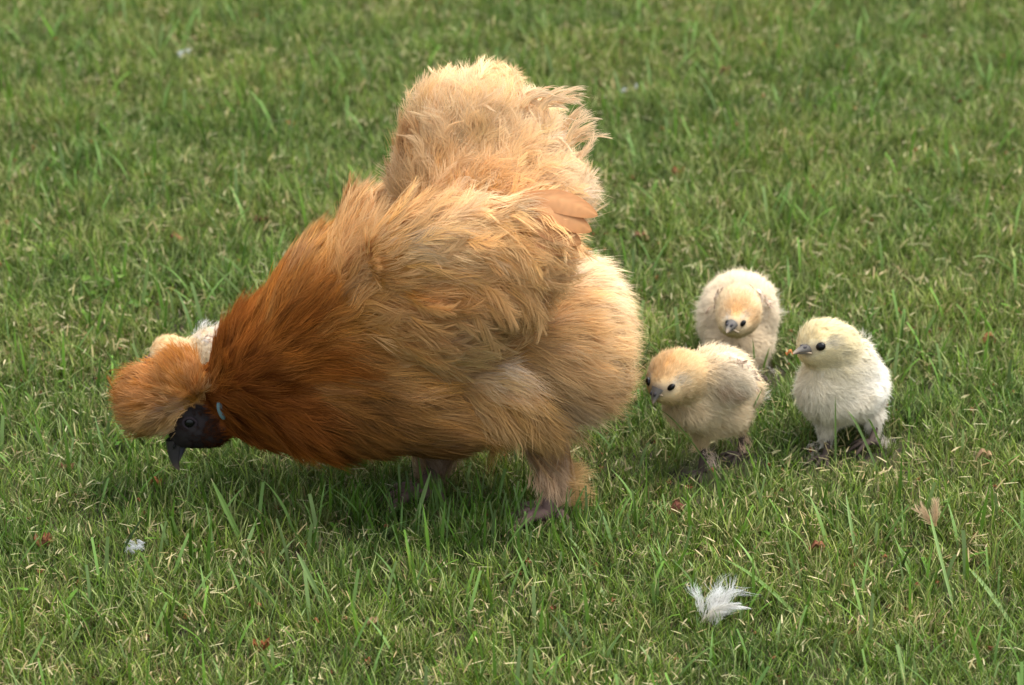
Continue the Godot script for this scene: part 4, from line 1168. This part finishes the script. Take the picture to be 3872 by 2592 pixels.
func crumple(b: Buf, at: Vector3, size: float, col: Color) -> void:
	var first := b.v.size()
	var m := 6
	var f1 := rng.randf_range(2.0, 4.0)
	var f2 := rng.randf() * 6.0
	for y in m:
		for x in m:
			var u := Vector2(x, y) / (m - 1.0) * 2.0 - Vector2.ONE
			var r := 1.0 - 0.35 * u.length_squared() * 0.5 + rng.randfn(0, 0.07)
			var h := 0.45 * sin(u.x * f1 + f2) + 0.3 * sin(u.y * f1 * 1.3 + f2 * 2.0) + rng.randfn(0, 0.08)
			b.v.append(at + Vector3(u.x * r, h, u.y * r * 0.7) * size)
			b.n.append(UP)
			b.c.append(col * rng.randf_range(0.7, 1.3))
	for y in m - 1:
		for x in m - 1:
			var q := first + y * m + x
			b.i.append_array([q, q + 1, q + m, q + 1, q + m + 1, q + m])


func litter() -> void:
	for l in [[Vector3(0.2283, 0.0140, 0.0827), 6.5, lin(0.149, 0.064, 0.034), "crumpled red brown leaf scrap above and right of the white down feather"], [Vector3(-0.3534, 0.0120, 0.0681), 8.5, lin(0.161, 0.068, 0.034), "large brown leaf scrap near the left edge below the hen's crest"],
			[Vector3(-0.2792, 0.0120, -0.0313), 6.5, lin(0.186, 0.083, 0.030), "flat orange brown leaf scrap just below the hen's beak"], [Vector3(-0.3515, 0.0100, -0.0594), 7.0, lin(0.149, 0.075, 0.043), "dull brown leaf scrap left of the hen's beak under the crest"],
			[Vector3(-0.1779, 0.0140, 0.2346), 7.0, lin(0.167, 0.060, 0.025), "rusty leaf scrap close to the bottom edge at left of centre"], [Vector3(0.1589, 0.0100, -0.7041), 8.0, lin(0.174, 0.060, 0.034), "blurred reddish leaf scrap right of the hen's tail"],
			[Vector3(0.1182, 0.0120, -0.5333), 9.0, lin(0.155, 0.075, 0.043), "blurred brown leaf scrap beside the hen's folded wing tip"], [Vector3(0.3737, 0.0120, -0.0782), 7.0, lin(0.285, 0.180, 0.102), "pale orange leaf scrap at the right edge beyond the white chick"],
			[Vector3(-0.2197, 0.0120, -0.8346), 6.0, lin(0.223, 0.098, 0.043), "small orange leaf scrap left of the hen's tail"], [Vector3(-0.2320, 0.0100, -0.5809), 9.0, lin(0.087, 0.038, 0.025), "dark brown leaf scrap behind the hen's neck"],
			[Vector3(0.2187, 0.0120, -0.9863), 9.0, lin(0.211, 0.105, 0.060), "faint orange leaf scrap far back near the top edge"], [Vector3(-0.3058, 0.0120, -0.5333), 8.0, lin(0.198, 0.098, 0.051), "blurred brown leaf scrap on the lawn above the hen's crest"],
			[Vector3(0.4069, 0.0120, -0.3070), 7.5, lin(0.211, 0.098, 0.043), "orange brown leaf scrap at the right edge above the white chick's back"], [Vector3(0.1240, 0.0100, 0.0116), 10.0, lin(0.118, 0.045, 0.030), "dark red brown leaf scrap below the front chick's feet"], [Vector3(-0.1016, 0.0120, 0.1968), 7.0, lin(0.248, 0.150, 0.085), "tan leaf scrap on the lawn below the hen's breast"]]:
		var t := thing("dead_leaf", l[3], "leaf", l[0], "scraps of dead leaf in the lawn")
		var b := Buf.new()
		crumple(b, l[0], l[1] * 0.001, l[2])
		crumple(b, l[0] + Vector3(0.003, 0.002, 0.001), l[1] * 0.0006, l[2] * 1.2)
		put("leaf_scrap", b, mats.skin, t, true)
	# the crumb at the white chick's beak
	var c := thing("food_crumb", "orange brown crumb held at the tip of the white chick's beak", "crumb", Vector3(0.2174, 0.0998, -0.0830))
	var cb := Buf.new()
	crumple(cb, Vector3(0.2174, 0.0998, -0.0830), 0.0036, lin(0.34, 0.13, 0.045))
	put("crumb", cb, mats.skin, c, true)
	# shed feathers
	var w := thing("down_feather", "white fluffy down feather lying in the grass below the chicks", "feather", Vector3(0.1486, 0.0100, 0.1767))
	var wb := Buf.new()
	for k in 18:
		var a := rng.randf_range(-2.1, -0.9)
		var t := (Vector3(cos(a), 0, 0) - LENS_UP * sin(a)).normalized()
		lock(wb, Vector3(0.1456, 0.0140, 0.1841) + Vector3(rng.randfn(0, 0.005), rng.randfn(0, 0.004), rng.randfn(0, 0.003)), LOOK, t, {"len": rng.randf_range(0.014, 0.030), "lift": 0.3, "rad": 0.0012, "clump": 0.1, "w": 0.00032, "num": 16, "fan": 0.16, "bend": rng.randfn(0, 0.8), "wave": 0.5, "steps": 5, "c0": lin(0.74, 0.70, 0.64), "c1": lin(0.86, 0.86, 0.85)})
	for k in 2:
		lock(wb, Vector3(0.1361, 0.0060, 0.1878) + Vector3(k * 0.004, 0, 0), LOOK, Vector3(0.45, 0.85, -0.1).normalized(), {"len": 0.036, "lift": 0.2, "bend": -1.2, "rad": 0.001, "clump": 0.2, "w": 0.0004, "num": 80, "plume": 0.008, "steps": 6, "c0": lin(0.70, 0.60, 0.45), "c1": lin(0.86, 0.84, 0.81)})
	put("down", wb, mats.down, w).set_meta("kind", "stuff")
	var s := thing("buff_feather", "small tan and rust feather stuck upright in the grass at right", "feather", Vector3(0.3198, 0.0100, 0.0484))
	var sb := Buf.new()
	for e in [[-0.55, 0.8, 0.0], [0.1, 1.0, 0.3], [-0.2, 0.95, -0.3], [-0.75, 0.6, -0.2]]:
		lock(sb, Vector3(0.3212, 0.0140, 0.0489), LOOK, Vector3(e[0], e[1], 0).normalized(), {"len": 0.026, "lift": 0.15, "bend": e[2], "rad": 0.0008, "clump": 0.1, "w": 0.0005, "num": 34, "plume": 0.004, "fan": 0.1, "steps": 5, "c0": lin(0.50, 0.30, 0.15), "c1": lin(0.72, 0.54, 0.34)})
	put("plume", sb, mats.down, s).set_meta("kind", "stuff")
	for l in [[Vector3(-0.3436, 0.0180, -1.0280), 4, "white speck of down far back left of the tail"], [Vector3(-0.2820, 0.0120, 0.0774), 9, "white scrap of down in the grass below the hen's crest"], [Vector3(0.1175, 0.0180, -0.9151), 3, "white speck of down just right of the hen's tail crown"]]:
		var t := thing("down_scrap", l[2], "feather", l[0], "scraps of white down in the lawn")
		var b := Buf.new()
		for k in int(l[1]):
			lock(b, l[0] + Vector3(rng.randfn(0, 0.004), rng.randfn(0, 0.002), rng.randfn(0, 0.003)), LOOK, Vector3(rng.randfn(0, 1), rng.randfn(0, 1), 0).normalized(), {"len": rng.randf_range(0.0025, 0.006), "lift": 0.3, "rad": 0.001, "clump": 0.2, "w": 0.0004, "num": 14, "fan": 0.2, "c0": lin(0.62, 0.62, 0.60), "c1": lin(0.72, 0.72, 0.72)})
		put("down", b, mats.down, t).set_meta("kind", "stuff")


func materials() -> void:
	for e in [["down", 0.8, 0.15, 0.75], ["feather", 0.5, 0.4, 0.35], ["skin", 0.85, 0.2, 0.0], ["horn", 0.5, 0.3, 0.0], ["eye", 0.12, 0.32, 0.0], ["grass", 0.5, 0.26, 0.6]]:
		var m := StandardMaterial3D.new()
		m.vertex_color_use_as_albedo = true
		m.roughness = e[1]
		m.metallic_specular = e[2]
		m.cull_mode = BaseMaterial3D.CULL_DISABLED
		if e[3] > 0.0:
			m.backlight_enabled = true
			m.backlight = Color(e[3], e[3], e[3]).linear_to_srgb()
		mats[e[0]] = m


func _ready() -> void:
	rng.seed = 11
	patch.seed = 4
	patch.frequency = 1.0
	var cam := Camera3D.new()
	cam.name = "camera"
	cam.position = Vector3(0, 1.2025, 2.3752)
	cam.rotation_degrees = Vector3(-24, 0, 0)
	var att := CameraAttributesPhysical.new()
	att.frustum_focal_length = 17.5 / tan(deg_to_rad(11.38 / 2.0))
	att.frustum_focus_distance = 2.58
	att.frustum_near = 0.05
	att.frustum_far = 200.0
	att.exposure_aperture = att.frustum_focal_length / 13.0
	cam.attributes = att
	cam.fov = 11.38
	add_child(cam)
	cam.current = true
	var sky := ProceduralSkyMaterial.new()
	sky.sky_top_color = Color(0.93, 0.96, 1.0)
	sky.sky_horizon_color = Color(0.36, 0.38, 0.39)
	sky.ground_bottom_color = Color(0.25, 0.3, 0.18)
	sky.ground_horizon_color = Color(0.4, 0.45, 0.33)
	sky.sky_curve = 0.35
	sky.sky_energy_multiplier = 0.67
	var env := Environment.new()
	env.background_mode = Environment.BG_SKY
	env.sky = Sky.new()
	env.sky.sky_material = sky
	env.tonemap_mode = Environment.TONE_MAPPER_LINEAR
	env.tonemap_exposure = 5.95
	env.sdfgi_enabled = true
	env.ssao_enabled = true
	env.ssil_enabled = true
	var we := WorldEnvironment.new()
	we.name = "environment"
	we.environment = env
	add_child(we)
	var sun := DirectionalLight3D.new()
	sun.name = "sun"
	sun.light_energy = 0.38
	sun.light_angular_distance = 42.0
	sun.light_color = Color(1.0, 0.98, 0.95)
	sun.shadow_enabled = true
	sun.sky_mode = DirectionalLight3D.SKY_MODE_LIGHT_ONLY
	add_child(sun)
	sun.look_at_from_position(Vector3(0.46, 1.0, -0.14), Vector3.ZERO)
	materials()

	# the ground, as far as the horizon
	var noise := FastNoiseLite.new()
	noise.seed = 2
	noise.frequency = 0.02
	noise.fractal_octaves = 5
	var ramp := Gradient.new()
	ramp.colors = PackedColorArray([Color(0.16, 0.12, 0.08), Color(0.22, 0.21, 0.10), Color(0.24, 0.26, 0.11)])
	ramp.offsets = PackedFloat32Array([0.25, 0.5, 0.75])
	var nt := NoiseTexture2D.new()
	nt.width = 512
	nt.height = 512
	nt.seamless = true
	nt.noise = noise
	nt.color_ramp = ramp
	var gm := StandardMaterial3D.new()
	gm.albedo_texture = nt
	gm.roughness = 0.95
	gm.uv1_triplanar = true
	gm.uv1_world_triplanar = true
	gm.uv1_scale = Vector3(2.3, 2.3, 2.3)
	var ground := MeshInstance3D.new()
	ground.name = "ground"
	var pm := PlaneMesh.new()
	pm.size = Vector2(160, 160)
	ground.mesh = pm
	ground.material_override = gm
	ground.set_meta("kind", "structure")
	add_child(ground)
	lawn()
	hen()
	chicks()
	litter()
